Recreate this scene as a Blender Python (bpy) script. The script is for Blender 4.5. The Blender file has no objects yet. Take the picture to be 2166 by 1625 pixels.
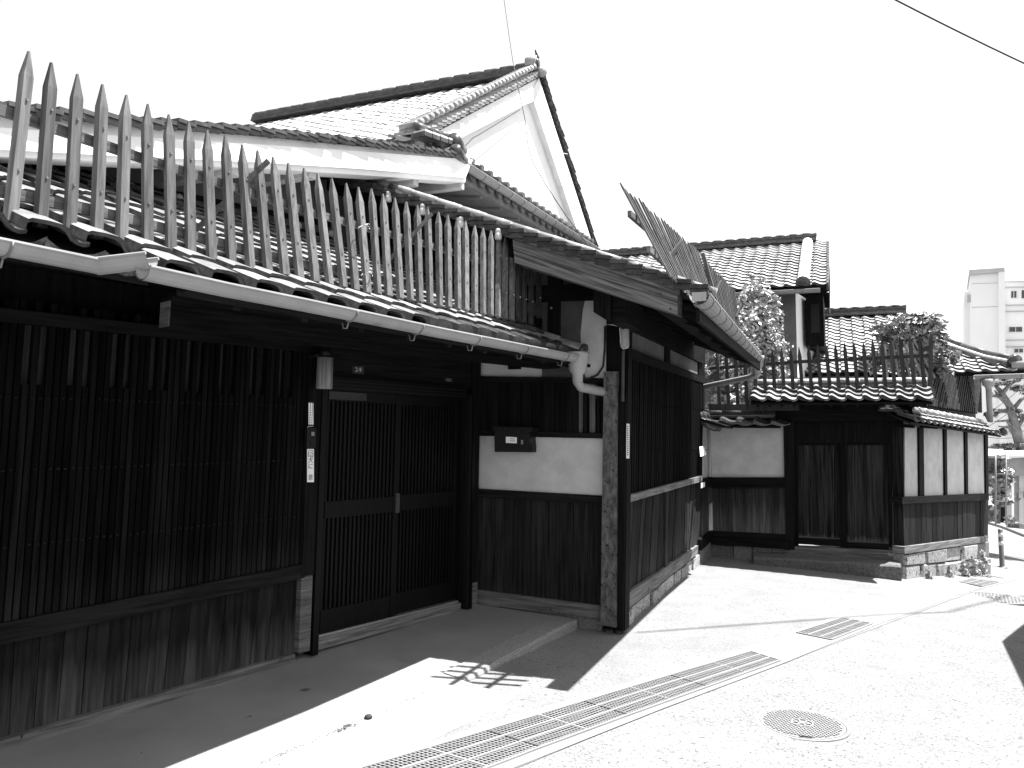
import bpy, math, random
from mathutils import Vector, Matrix
random.seed(7)
SC = bpy.context.scene
COL = SC.collection
R = math.radians

# ------------------------------------------------------------------ camera
EYE = Vector((0, 0, 1.65))
FPX, PCX, PCY = 1650.0, 1083.0, 742.0
PIT, ROL = R(6.0), R(0.77)
FW = Vector((0, math.cos(PIT), math.sin(PIT)))
U0 = Vector((0, -math.sin(PIT), math.cos(PIT)))
R0 = Vector((1, 0, 0))
RT = R0 * math.cos(ROL) + U0 * math.sin(ROL)
UP = U0 * math.cos(ROL) - R0 * math.sin(ROL)
cd = bpy.data.cameras.new('camera')
cam = bpy.data.objects.new('camera', cd)
COL.objects.link(cam)
m = Matrix((RT, UP, -FW)).transposed().to_4x4()
m.translation = EYE
cam.matrix_world = m
cd.sensor_fit = 'HORIZONTAL'
cd.sensor_width = 36.0
cd.lens = 36.0 * FPX / 2166.0
cd.shift_y = -(812.5 - PCY) / 2166.0
cd.clip_start = 0.05
cd.clip_end = 2000
SC.camera = cam

# ------------------------------------------------------------------ sky, sun, exposure
SUN = Vector((1.12, 0.14, 3.0)).normalized()
w = bpy.data.worlds.new('World')
SC.world = w
w.use_nodes = True
nt = w.node_tree
bg = nt.nodes['Background']
sky = nt.nodes.new('ShaderNodeTexSky')
sky.sky_type = 'NISHITA'
sky.sun_disc = False
sky.sun_elevation = math.asin(SUN.z)
sky.sun_rotation = math.atan2(SUN.x, SUN.y)
hs = nt.nodes.new('ShaderNodeHueSaturation')      # the photograph is monochrome
hs.inputs['Saturation'].default_value = 0.0
nt.links.new(sky.outputs[0], hs.inputs['Color'])
nt.links.new(hs.outputs[0], bg.inputs['Color'])
bg.inputs['Strength'].default_value = 0.08
sl = bpy.data.lights.new('sun', 'SUN')
sl.energy = 5.0
sl.angle = R(0.5)
so = bpy.data.objects.new('sun', sl)
COL.objects.link(so)
so.rotation_euler = SUN.to_track_quat('Z', 'Y').to_euler()
so.location = SUN * 60
SC.view_settings.view_transform = 'Standard'
SC.view_settings.look = 'None'
SC.view_settings.gamma = 1.0
SC.view_settings.use_curve_mapping = False
SC.view_settings.exposure = 1.75

# ------------------------------------------------------------------ sight lines and upright planes
def ray(x, y):
    return FW + RT * ((x - PCX) / FPX) + UP * ((PCY - y) / FPX)
def atz(x, y, z):
    d = ray(x, y)
    return EYE + d * ((z - EYE.z) / d.z)
def aty(x, y, Y):
    d = ray(x, y)
    return EYE + d * (Y / d.y)
class Fr:                       # an upright plane: u runs along azimuth az, n points to its right
    def __init__(s, o, az):
        a = R(az)
        s.o = Vector((o[0], o[1], 0))
        s.u = Vector((math.sin(a), math.cos(a), 0))
        s.n = Vector((math.cos(a), -math.sin(a), 0))
    def p(s, u, z, off=0.0):
        return s.o + s.u * u + s.n * off + Vector((0, 0, z))
    def px(s, x, y, off=0.0):
        d = ray(x, y)
        t = ((s.o - EYE).dot(s.n) + off) / d.dot(s.n)
        return EYE + d * t
    def uv(s, x, y, off=0.0):
        P = s.px(x, y, off)
        return ((P - s.o).dot(s.u), P.z)
    def loc(s, P):
        return ((P - s.o).dot(s.u), P.z, (P - s.o).dot(s.n))

# ------------------------------------------------------------------ materials (greys: the photograph has no colour)
def mat(name, c0, c1=None, sc=(6, 6, 6), rough=0.8, bump=0.15, var=0.15, spec=0.3, lo=0.35, hi=0.65,
        weather=None, metal=0.0, detail=8.0, speck=None, stain=None):
    M = bpy.data.materials.new(name)
    M.use_nodes = True
    t = M.node_tree
    N, L = t.nodes, t.links
    b = N['Principled BSDF']
    b.inputs['Roughness'].default_value = rough
    b.inputs['Specular IOR Level'].default_value = spec
    b.inputs['Metallic'].default_value = metal
    tc = N.new('ShaderNodeTexCoord')
    oi = N.new('ShaderNodeObjectInfo')
    add = N.new('ShaderNodeVectorMath'); add.operation = 'MULTIPLY_ADD'
    add.inputs[1].default_value = (13.7, 7.3, 5.1)
    L.new(oi.outputs['Random'], add.inputs[0])
    L.new(tc.outputs['Object'], add.inputs[2])
    mp = N.new('ShaderNodeMapping')
    mp.inputs['Scale'].default_value = sc
    L.new(add.outputs[0], mp.inputs[0])
    nz = N.new('ShaderNodeTexNoise')
    nz.inputs['Scale'].default_value = 1.0
    nz.inputs['Detail'].default_value = detail
    nz.inputs['Roughness'].default_value = 0.62
    L.new(mp.outputs[0], nz.inputs['Vector'])
    cr = N.new('ShaderNodeValToRGB')
    c1 = c0 if c1 is None else c1
    cr.color_ramp.elements[0].position = lo
    cr.color_ramp.elements[1].position = hi
    cr.color_ramp.elements[0].color = (c0, c0, c0, 1)
    cr.color_ramp.elements[1].color = (c1, c1, c1, 1)
    L.new(nz.outputs['Fac'], cr.inputs[0])
    out = cr.outputs[0]
    def mixc(fac, a, bcol, fixed=None):
        mx = N.new('ShaderNodeMix'); mx.data_type = 'RGBA'
        L.new(fac, mx.inputs['Factor'])
        if isinstance(a, float): mx.inputs[6].default_value = (a, a, a, 1)
        else: L.new(a, mx.inputs[6])
        if isinstance(bcol, float): mx.inputs[7].default_value = (bcol, bcol, bcol, 1)
        else: L.new(bcol, mx.inputs[7])
        return mx.outputs[2]
    if weather:                  # (z full, z none, pale value): wood bleached by rain splash near its foot
        z0, z1, wc = weather
        sx = N.new('ShaderNodeSeparateXYZ')
        L.new(tc.outputs['Object'], sx.inputs[0])
        n2 = N.new('ShaderNodeTexNoise'); n2.inputs['Scale'].default_value = 1.0; n2.inputs['Detail'].default_value = 5
        mp2 = N.new('ShaderNodeMapping'); mp2.inputs['Scale'].default_value = (14, 14, 1.2)
        L.new(add.outputs[0], mp2.inputs[0]); L.new(mp2.outputs[0], n2.inputs['Vector'])
        ma = N.new('ShaderNodeMath'); ma.operation = 'MULTIPLY_ADD'
        ma.inputs[1].default_value = (z1 - z0) * 1.6
        L.new(n2.outputs['Fac'], ma.inputs[0]); L.new(sx.outputs['Z'], ma.inputs[2])
        mr = N.new('ShaderNodeMapRange')
        k = (z1 - z0) * 0.8
        mr.inputs['From Min'].default_value = z1 + k; mr.inputs['From Max'].default_value = z0 + k
        L.new(ma.outputs[0], mr.inputs['Value'])
        wr = N.new('ShaderNodeValToRGB')
        wr.color_ramp.elements[0].position = 0.3; wr.color_ramp.elements[1].position = 0.7
        wr.color_ramp.elements[0].color = (wc * .35,) * 3 + (1,)
        wr.color_ramp.elements[1].color = (wc * 1.2,) * 3 + (1,)
        L.new(nz.outputs['Fac'], wr.inputs[0])
        out = mixc(mr.outputs[0], out, wr.outputs[0])
    if speck:                    # (scale, threshold, value): pits and dark stones
        for (s_, th, vv) in speck:
            vo = N.new('ShaderNodeTexNoise'); vo.inputs['Scale'].default_value = s_
            vo.inputs['Detail'].default_value = 3.0; vo.inputs['Roughness'].default_value = 0.7
            L.new(tc.outputs['Object'], vo.inputs['Vector'])
            mr = N.new('ShaderNodeMapRange')
            mr.inputs['From Min'].default_value = th; mr.inputs['From Max'].default_value = th + 0.05
            L.new(vo.outputs['Fac'], mr.inputs['Value'])
            out = mixc(mr.outputs[0], out, vv)
    if stain:                    # (scale, lo, hi, value): broad irregular stains
        s_, a_, b_, vv = stain
        vo = N.new('ShaderNodeTexNoise'); vo.inputs['Scale'].default_value = s_; vo.inputs['Detail'].default_value = 6
        L.new(tc.outputs['Object'], vo.inputs['Vector'])
        mr = N.new('ShaderNodeMapRange'); mr.inputs['From Min'].default_value = a_; mr.inputs['From Max'].default_value = b_
        L.new(vo.outputs['Fac'], mr.inputs['Value'])
        out = mixc(mr.outputs[0], out, vv)
    if var:
        mr = N.new('ShaderNodeMapRange')
        mr.inputs['To Min'].default_value = 1 - var; mr.inputs['To Max'].default_value = 1 + var
        L.new(oi.outputs['Random'], mr.inputs['Value'])
        mu = N.new('ShaderNodeVectorMath'); mu.operation = 'SCALE'
        L.new(out, mu.inputs[0]); L.new(mr.outputs[0], mu.inputs['Scale'])
        out = mu.outputs[0]
    L.new(out, b.inputs['Base Color'])
    if bump:
        bp = N.new('ShaderNodeBump')
        bp.inputs['Strength'].default_value = bump
        bp.inputs['Distance'].default_value = 0.02
        L.new(nz.outputs['Fac'], bp.inputs['Height'])
        L.new(bp.outputs[0], b.inputs['Normal'])
    return M

VG = (34, 34, 1.6)      # upright grain
HG = (2.2, 2.2, 46)     # grain along level timbers
WOOD_V = mat('dark_wood_upright', .003, .010, VG, .7, .3, .35, .05)
WOOD_H = mat('dark_wood_level', .004, .013, HG, .7, .3, .2, .05)
WOOD_LAT = mat('lattice_wood', .0015, .007, VG, .75, .2, .6, .03, weather=(.45, .8, .016))
BOARD_A = mat('facade_board', .004, .016, VG, .8, .5, .3, .05, weather=(-.2, .22, .08), lo=.3, hi=.62)
BOARD_B = mat('porch_board', .005, .024, VG, .75, .3, .3, .05, weather=(-.2, .15, .035))
BOARD_C = mat('side_board', .008, .035, VG, .75, .4, .45, .05, weather=(-.1, .45, .055))
BOARD_G = mat('gate_board', .006, .045, (26, 26, 1.1), .75, .5, .4, .05, weather=(-.05, .16, .2), lo=.4, hi=.75)
BOARD_GW = mat('gate_wall_board', .014, .045, VG, .75, .4, .3, .06, weather=(.1, .62, .13))
BOARD_W = mat('corner_board', .004, .025, VG, .75, .4, .4, .05)
WOOD_BASE = mat('weathered_base_timber', .07, .19, HG, .85, .5, .2, .1, speck=[(9, .66, .01)])
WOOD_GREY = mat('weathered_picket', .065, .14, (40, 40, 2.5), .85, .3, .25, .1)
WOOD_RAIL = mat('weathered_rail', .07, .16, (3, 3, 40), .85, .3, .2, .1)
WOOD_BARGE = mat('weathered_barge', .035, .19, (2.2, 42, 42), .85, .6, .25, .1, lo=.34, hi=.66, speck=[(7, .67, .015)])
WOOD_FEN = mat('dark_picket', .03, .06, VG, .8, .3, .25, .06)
WOOD_POST = mat('mottled_post', .04, .13, (22, 22, 9), .85, .6, .1, .1, speck=[(28, .60, .012)])
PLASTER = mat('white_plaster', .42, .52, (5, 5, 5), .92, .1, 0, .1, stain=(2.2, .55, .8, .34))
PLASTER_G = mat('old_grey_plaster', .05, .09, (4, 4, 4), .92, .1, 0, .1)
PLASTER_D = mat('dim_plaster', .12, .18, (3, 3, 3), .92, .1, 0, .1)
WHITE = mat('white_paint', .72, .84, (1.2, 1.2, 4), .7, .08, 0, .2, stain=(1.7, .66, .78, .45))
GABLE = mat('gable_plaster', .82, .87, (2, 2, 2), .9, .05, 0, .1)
TILE = mat('roof_tile', .19, .31, (9, 9, 9), .28, .12, .25, .6)
TILE_R = mat('sun_painted_roof_tile', .30, .44, (9, 9, 9), .3, .12, .2, .6)  # lighter copy of the roof tile: sunlight painted into its colour
TILE_PALE = mat('glare_painted_roof_tile', .44, .56, (9, 9, 9), .5, .1, .1, .3)  # roof tile with glare painted in as a paler tone
TILE_EDGE = mat('shade_painted_tile_edge', .025, .07, (22, 22, 22), .7, .3, .2, .2)  # on roof tiles: shade painted into the front and side faces
TILE_VERGE = mat('dark_verge_tile', .018, .055, (14, 14, 14), .6, .4, .3, .25)  # verge tiles, darker than the field tiles
TILE_PALE = mat('glare_painted_roof_tile', .36, .48, (9, 9, 9), .5, .1, .1, .3)  # same tile made paler, the overexposed sun glare painted into its colour
TILE_OLD = mat('rotten_eave_tile', .02, .12, (22, 22, 22), .9, .9, .3, .2)
TILE_END = mat('ridge_tile', .03, .085, (9, 9, 9), .45, .2, .25, .35)
TILE_EAVE = mat('glazed_eave_tile', .03, .07, (14, 14, 14), .22, .35, .2, .5)
MORTAR = mat('white_mortar', .6, .75, (6, 6, 6), .9, .1, .1, .1)
GUTTER = mat('pale_gutter', .21, .27, (3, 3, 3), .5, .03, .05, .3, stain=(5, .62, .75, .14))
PIPE = mat('cream_pipe', .25, .31, (3, 3, 3), .4, 0, .03, .3)
METAL_D = mat('dark_metal', .006, .010, (30, 30, 30), .45, .05, .1, .2)
METAL_G = mat('grey_metal', .22, .3, (30, 30, 30), .4, .05, .1, .5, metal=.6)
BRACK = mat('bracket_metal', .10, .18, (30, 30, 30), .5, 0, .1, .4)
DOORM = mat('bronze_door', .002, .005, (30, 30, 1.5), .4, .05, .1, .16)
STEEL = mat('bright_rail', .5, .6, (2, 2, 2), .3, 0, 0, .5, metal=.8)
PALE_BACK = mat('pale_screen', .06, .11, (20, 20, 1), .8, .1, .2, .1)
CONC = mat('concrete', .20, .25, (1.3, 1.3, 1.3), .9, .12, 0, .2, detail=12, speck=[(14, .71, .05), (60, .72, .06)], stain=(.9, .55, .75, .2))
CONC2 = mat('rough_concrete', .16, .205, (2, 2, 2), .9, .2, 0, .2, detail=12, speck=[(36, .59, .085), (80, .58, .085)], stain=(.5, .60, .72, .13))
ASPH = mat('asphalt', .17, .22, (3, 3, 3), .92, .3, 0, .2, detail=12, speck=[(42, .575, .075), (90, .562, .075)], stain=(.7, .6, .72, .15))
DRAIN = mat('drain_concrete', .2, .23, (4, 4, 4), .9, .1, 0, .2)
STONE = mat('granite', .20, .48, (40, 40, 40), .9, .8, .25, .2, speck=[(13, .57, .09), (40, .6, .04)])
STONE_D = mat('dark_stone', .10, .23, (40, 40, 40), .9, .6, .25, .2, speck=[(30, .66, .03)])
KERB = mat('granite_kerb', .14, .28, (70, 70, 70), .85, .3, .1, .2, speck=[(48, .62, .05)])
IRON = mat('cast_iron', .12, .18, (20, 20, 20), .6, .2, .1, .4)
IRON_L = mat('worn_iron', .18, .25, (30, 30, 30), .55, .1, .1, .4)
GRATE = mat('grating_steel', .18, .24, (10, 10, 10), .5, 0, .05, .4)
PIT = mat('drain_pit', .015, .02, (10, 10, 10), .9, 0, 0, .1)
LAMPM = mat('lamp_shade', .12, .3, (60, 60, 2), .6, .2, 0, .3)
PAPER = mat('white_paper', .75, .8, (3, 3, 3), .8, 0, 0, .2)
INK = mat('black_ink', .01, .01, (3, 3, 3), .8, 0, 0, .2)
PLATE = mat('dark_plate', .022, .03, (20, 20, 20), .45, 0, 0, .4)
PALEINK = mat('pale_lettering', .45, .5, (3, 3, 3), .7, 0, 0, .3)
NAIL = mat('iron_nail', .006, .012, (9, 9, 9), .7, 0, .2, .08)
METAL_M = mat('dull_metal', .03, .045, (9, 9, 9), .5, 0, .2, .2)
CABLE = mat('black_cable', .015, .02, (3, 3, 3), .6, 0, 0, .3)
CABLE_L = mat('pale_cable', .5, .6, (3, 3, 3), .6, 0, 0, .3)
LEAF = mat('shrub_leaf', .24, .5, (9, 9, 9), .3, 0, .2, .6)
LEAF2 = mat('broad_leaf', .16, .42, (7, 7, 7), .28, 0, .2, .6)
PINE = mat('pine_needles', .10, .22, (12, 12, 12), .6, 0, .2, .3)
WEED = mat('weed_leaf', .30, .55, (12, 12, 12), .5, 0, .2, .3)
BARK = mat('bark', .10, .22, (14, 14, 5), .9, .6, .2, .2)
FLATS = mat('apartment_concrete', .80, .84, (.4, .4, .4), .9, .05, .03, .1)
FLATS_D = mat('apartment_trim', .42, .5, (.6, .6, .6), .9, .05, .05, .1)
GLASS = mat('window_glass', .03, .05, (2, 2, 2), .12, 0, .2, .6)
SHED = mat('shed_wall', .22, .3, (2, 2, 2), .9, .1, .1, .2)
BAMBOO = mat('bamboo', .012, .035, (20, 20, 6), .6, .2, .4, .06)
BAMBOO_L = mat('pale_bamboo', .10, .2, (20, 20, 6), .6, .2, .4, .1)
REFLECT = mat('bollard_band', .5, .55, (3, 3, 3), .5, 0, 0, .4)
BOLL = mat('bollard_body', .10, .13, (3, 3, 3), .5, 0, 0, .4)

# ------------------------------------------------------------------ mesh helpers
class MB:
    def __init__(s): s.v, s.f = [], []
    def add(s, vs, fs):
        k = len(s.v); s.v += [tuple(v) for v in vs]; s.f += [tuple(i + k for i in f) for f in fs]
    def hexa(s, a, b):           # two matching quads
        s.add(list(a) + list(b), [(3, 2, 1, 0), (4, 5, 6, 7), (0, 1, 5, 4), (1, 2, 6, 5), (2, 3, 7, 6), (3, 0, 4, 7)])
    def beam(s, p0, p1, w, h, up=Vector((0, 0, 1)), w1=None, h1=None):
        p0, p1 = Vector(p0), Vector(p1)
        d = (p1 - p0).normalized()
        sd = d.cross(up)
        if sd.length < 1e-4: sd = d.cross(Vector((1, 0, 0)))
        sd.normalize(); u = sd.cross(d)
        w1 = w if w1 is None else w1; h1 = h if h1 is None else h1
        q = lambda p, w, h: [p - sd * w / 2 - u * h / 2, p + sd * w / 2 - u * h / 2, p + sd * w / 2 + u * h / 2, p - sd * w / 2 + u * h / 2]
        s.hexa(q(p0, w, h), q(p1, w1, h1))
    def box(s, c, sx, sy, sz):
        c = Vector(c); s.beam(c - Vector((0, 0, sz / 2)), c + Vector((0, 0, sz / 2)), sx, sy, Vector((0, 1, 0)))
    def tube(s, pts, r, n=8, cap=True):
        pts = [Vector(p) for p in pts]
        rings = []
        ref = None
        for i, p in enumerate(pts):
            a = pts[max(i - 1, 0)]; b = pts[min(i + 1, len(pts) - 1)]
            d = (b - a).normalized()
            if ref is None:
                ref = d.orthogonal().normalized()
            ref = (ref - d * ref.dot(d)).normalized()
            e = d.cross(ref)
            rr = r[i] if isinstance(r, (list, tuple)) else r
            rings.append([p + (ref * math.cos(2 * math.pi * k / n) + e * math.sin(2 * math.pi * k / n)) * rr for k in range(n)])
        vs = [v for g in rings for v in g]
        fs = []
        for i in range(len(rings) - 1):
            for k in range(n):
                fs.append((i * n + k, i * n + (k + 1) % n, (i + 1) * n + (k + 1) % n, (i + 1) * n + k))
        if cap:
            fs.append(tuple(reversed(range(n)))); fs.append(tuple((len(rings) - 1) * n + k for k in range(n)))
        s.add(vs, fs)
    def ring(s, c, r0, r1, z0, z1, n=40):   # flat annulus with thickness, axis z
        vs = []
        for (r, z) in ((r0, z0), (r1, z0), (r1, z1), (r0, z1)):
            vs += [Vector(c) + Vector((math.cos(2 * math.pi * k / n) * r, math.sin(2 * math.pi * k / n) * r, z)) for k in range(n)]
        fs = []
        for a in range(4):
            b = (a + 1) % 4
            for k in range(n):
                fs.append((a * n + k, a * n + (k + 1) % n, b * n + (k + 1) % n, b * n + k))
        s.add(vs, fs)
    def mesh(s, name):
        me = bpy.data.meshes.new(name)
        me.from_pydata(s.v, [], s.f)
        me.update()
        return me

def link(name, me, material, parent=None, M=None, label=None, smooth=False, kind=None):
    o = bpy.data.objects.new(name, me)
    COL.objects.link(o)
    if material and not me.materials: me.materials.append(material)
    if parent is not None:
        o.parent = parent
        if parent.type == 'EMPTY':
            o.matrix_parent_inverse = Matrix.Translation(-parent.location)
    if M is not None: o.matrix_basis = M
    if label: o['label'] = label
    if kind: o['kind'] = kind
    if smooth:
        for p in me.polygons: p.use_smooth = True
    return o
def obj(name, mb, material, parent=None, **k):
    return link(name, mb.mesh(name), material, parent, **k)
def thing(name, label, cat, loc, group=None):
    e = bpy.data.objects.new(name, None)
    COL.objects.link(e)
    e.location = loc
    e['label'] = label; e['category'] = cat
    if group: e['group'] = group
    e.empty_display_size = .2
    return e
def tag(o, label, cat, group=None):
    o['label'] = label; o['category'] = cat
    if group: o['group'] = group
    return o
def S(name, parent, material, F, quad, o0, o1, **k):
    """plate on plane F; quad = four pixels TL,TR,BR,BL seen on its front face (offset o1); back face at o0"""
    q = [F.uv(x, y, o1) for x, y in quad]
    return Q(name, parent, material, F, q, o0, o1, **k)
def Q(name, parent, material, F, q, o0, o1, **k):
    mb = MB(); mb.hexa([F.p(u, z, o0) for u, z in q], [F.p(u, z, o1) for u, z in q])
    return obj(name, mb, material, parent, **k)
def RB(name, parent, material, F, u0, u1, z0, z1, o0, o1, **k):
    return Q(name, parent, material, F, [(u0, z1), (u1, z1), (u1, z0), (u0, z0)], o0, o1, **k)
def lerp(a, b, t): return tuple(x + (y - x) * t for x, y in zip(a, b))
def series(name, parent, material, F, q, n, fill, o0, o1, sel=None, jit=0.0, dz=0.0, mid=False):
    """n upright pieces across the quad q (in u,z: TL,TR,BR,BL)"""
    out = []
    for i in range(n):
        if sel and not sel(i): continue
        g = (1 - fill) / 2
        a, b = (i + g) / n, (i + 1 - g) / n
        j = random.uniform(-jit, jit)
        zt = random.uniform(-dz, dz)
        qq = [lerp(q[0], q[1], a), lerp(q[0], q[1], b), lerp(q[3], q[2], b), lerp(q[3], q[2], a)]
        qq = [(qq[0][0], qq[0][1] + zt), (qq[1][0], qq[1][1] + zt), qq[2], qq[3]]
        out.append(Q(name, parent, material, F, qq, o0, o1 + j))
    return out
def pxq(F, quad, off): return [F.uv(x, y, off) for x, y in quad]
def B(name, parent, material, p0, p1, w, h, up=Vector((0, 0, 1)), **k):
    mb = MB(); mb.beam(p0, p1, w, h, up); return obj(name, mb, material, parent, **k)
def tube(name, parent, material, pts, r, n=8, smooth=True, **k):
    mb = MB(); mb.tube(pts, r, n); return obj(name, mb, material, parent, smooth=smooth, **k)
def lathe(name, parent, material, c, prof, axis=Vector((0, 0, 1)), n=20, **k):
    mb = MB(); c = Vector(c)
    mb.tube([c + axis * z for r, z in prof], [max(r, 1e-4) for r, z in prof], n)
    return obj(name, mb, material, parent, smooth=True, **k)
def text(name, parent, material, body, F, u, z, off, size, spacing=1.0):
    cu = bpy.data.curves.new(name, 'FONT')
    cu.body = body; cu.size = size; cu.align_x = 'CENTER'; cu.align_y = 'CENTER'; cu.extrude = 0.0006
    cu.space_line = spacing
    t = bpy.data.objects.new(name, cu)
    COL.objects.link(t)
    dg = bpy.context.evaluated_depsgraph_get()
    me = bpy.data.meshes.new_from_object(t.evaluated_get(dg))
    bpy.data.objects.remove(t); bpy.data.curves.remove(cu)
    M = Matrix((F.u, Vector((0, 0, 1)), F.n)).transposed().to_4x4()
    M.translation = F.p(u, z, off)
    me.transform(M)
    me.materials.clear()
    return link(name, me, material, parent)

# ------------------------------------------------------------------ roof tiles
PROF = [(0, .030), (.05, .038), (.28, .041), (.52, .038), (.62, .026), (.73, -.008), (.82, -.022), (.92, -.026), (1.0, -.018)]
PROF_S = [(0, .026), (.10, .036), (.20, .034), (.34, .017), (.48, -.003), (.62, -.015), (.76, -.019), (.88, -.013), (1.0, .002)]
TM = {}
def tile_mesh(w, L, t, kind, key, material, prof=None):
    if key in TM: return TM[key]
    PROF = prof or PROF_S
    vs, fs = [], []
    n = len(PROF)
    cup = lambda s_: max(0.0, math.sin(math.pi * min(max((s_ - .05) / .95, 0), 1)))
    for (s, h) in PROF:
        x = s * w * 1.06; h *= w / .265
        fz = {'field': h - t, 'eave': -.014 - .030 * cup(s)}[kind]
        vs += [(x, 0, h), (x, L, h - .006), (x, 0, fz), (x, .03, h - t - .004)]
    for i in range(n - 1):
        a, b = i * 4, (i + 1) * 4
        fs += [(a, b, b + 1, a + 1), (a + 2, b + 2, b, a), (a + 3, b + 3, b + 2, a + 2)]
    a = (n - 1) * 4                     # lip at the right-hand edge
    k = len(vs)
    h = PROF[-1][1] * w / .265
    h0 = PROF[0][1] * w / .265
    vs += [(0, L, h0 - .048), (0, 0, h0 - .048)]        # upright left edge over the neighbour's pan
    fs += [(0, 1, k, k + 1)]
    me = bpy.data.meshes.new('roof_tile')
    me.from_pydata(vs, [], fs); me.update()
    me.materials.append(material)
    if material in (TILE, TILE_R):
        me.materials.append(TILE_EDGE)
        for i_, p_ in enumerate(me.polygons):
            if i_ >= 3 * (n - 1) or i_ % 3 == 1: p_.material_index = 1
    TM[key] = me
    return me
def tile_field(parent, O, U, V, nc, nr, w=.265, ex=.225, t=.022, keep=None, nobj=290, mfield=TILE, meave=None, name='roof_tile', lift=.03, tf=1.15, eave_from=0, prof=None):
    U = U.normalized(); V = V.normalized(); N = U.cross(V).normalized()
    th = math.atan2(t * tf, ex)
    V2 = (V * math.cos(th) - N * math.sin(th)).normalized(); N2 = U.cross(V2).normalized()
    me_f = tile_mesh(w, ex * 1.2, t, 'field', ('f', w, ex, t, mfield.name, id(prof) if prof else 0), mfield, prof)
    me_e = tile_mesh(w, ex * 1.2, t, 'eave', ('e', w, ex, t, (meave or mfield).name, id(prof) if prof else 0), meave or mfield, prof)
    items = []
    for r in range(nr):
        for c in range(nc):
            P = O + U * (c * w) + V * (r * ex) + N * (lift + t)
            if keep and not keep(P + U * (w / 2) + V * (ex / 2), c, r): continue
            j = lambda a: random.uniform(-a, a)
            M = Matrix((U, V2, N2)).transposed().to_4x4()
            M = M @ Matrix.Rotation(j(.012), 4, 'X') @ Matrix.Rotation(j(.02), 4, 'Y') @ Matrix.Rotation(j(.008), 4, 'Z')
            M.translation = P + U * j(.004) + V * j(.006) + N * j(.003)
            items.append(((P - EYE).length, r if (r or c >= eave_from) else -1, M))
    items.sort(key=lambda a: a[0])
    rest = MB()
    for i, (d, r, M) in enumerate(items):
        me = me_e if (r == 0) else me_f
        if i < nobj:
            link('eave_tile' if (r == 0 and name == 'roof_tile') else name, me, None, parent, M=M)
        else:
            rest.add([M @ v.co for v in me.vertices], [tuple(p.vertices) for p in me.polygons])
    if rest.v:
        obj('tile_field', rest, mfield, parent, kind='stuff')
def verge(parent, F, off, p0, p1, n, depth=.3, flap=.07, t=.035, material=None, name='verge_tile', curve=0.0, tilt=.05):
    """stepped row of verge tiles from the low end p0 to the high end p1 (u,z) on plane F; bodies go back by depth"""
    material = material or TILE_END
    for i in range(n):
        a, b = i / n, (i + 1.12) / n
        f = lambda t_: (p0[0] + (p1[0] - p0[0]) * t_, p0[1] + (p1[1] - p0[1]) * t_ + curve * math.sin(math.pi * min(t_, 1)))
        (u0, z0), (u1, z1) = f(a), f(b)
        z0 += tilt + random.uniform(-.006, .006); z1 += random.uniform(-.006, .006)
        mb = MB()
        o = off + random.uniform(-.012, .012)
        mb.hexa([F.p(u0, z0 - t, o - depth), F.p(u1, z1 - t, o - depth), F.p(u1, z1, o - depth), F.p(u0, z0, o - depth)],
                [F.p(u0, z0 - t, o), F.p(u1, z1 - t, o), F.p(u1, z1, o), F.p(u0, z0, o)])
        if flap:
            mb.hexa([F.p(u0, z0 - t - flap, o - .05), F.p(u1, z1 - t - flap, o - .05), F.p(u1, z1 - t - .002, o - .05), F.p(u0, z0 - t - .002, o - .05)],
                    [F.p(u0 + (u1 - u0) * .06, z0 - t - flap, o - .015), F.p(u1, z1 - t - flap, o - .015), F.p(u1, z1 - t - .002, o - .015), F.p(u0 + (u1 - u0) * .06, z0 - t - .002, o - .015)])
        obj(name, mb, material, parent)
def ridge(parent, p0, p1, layers=3, w=.26, h=.05, cap=.075, material=None, seg=.3, mortar=True, capm=None):
    """ridge of flat noshi courses under a row of round cap tiles"""
    material = material or TILE_END
    p0, p1 = Vector(p0), Vector(p1)
    z = Vector((0, 0, 1))
    for k in range(layers):
        ww = w - .03 * k
        B('ridge_course', parent, material, p0 + z * (h * (k + .5)), p1 + z * (h * (k + .5)), ww, h * .72)
        if mortar and k < layers - 1:
            B('ridge_mortar', parent, MORTAR if k == 0 else material, p0 + z * (h * (k + 1)), p1 + z * (h * (k + 1)), ww - .07, h * .30)
    n = max(1, int((p1 - p0).length / seg))
    for i in range(n):
        a = p0.lerp(p1, i / n) + z * (h * layers + .01); b = p0.lerp(p1, (i + 1.04) / n) + z * (h * layers + .01)
        tube('ridge_cap_tile', parent, capm or material, [a, b], [cap, cap * .94], 10)
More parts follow.
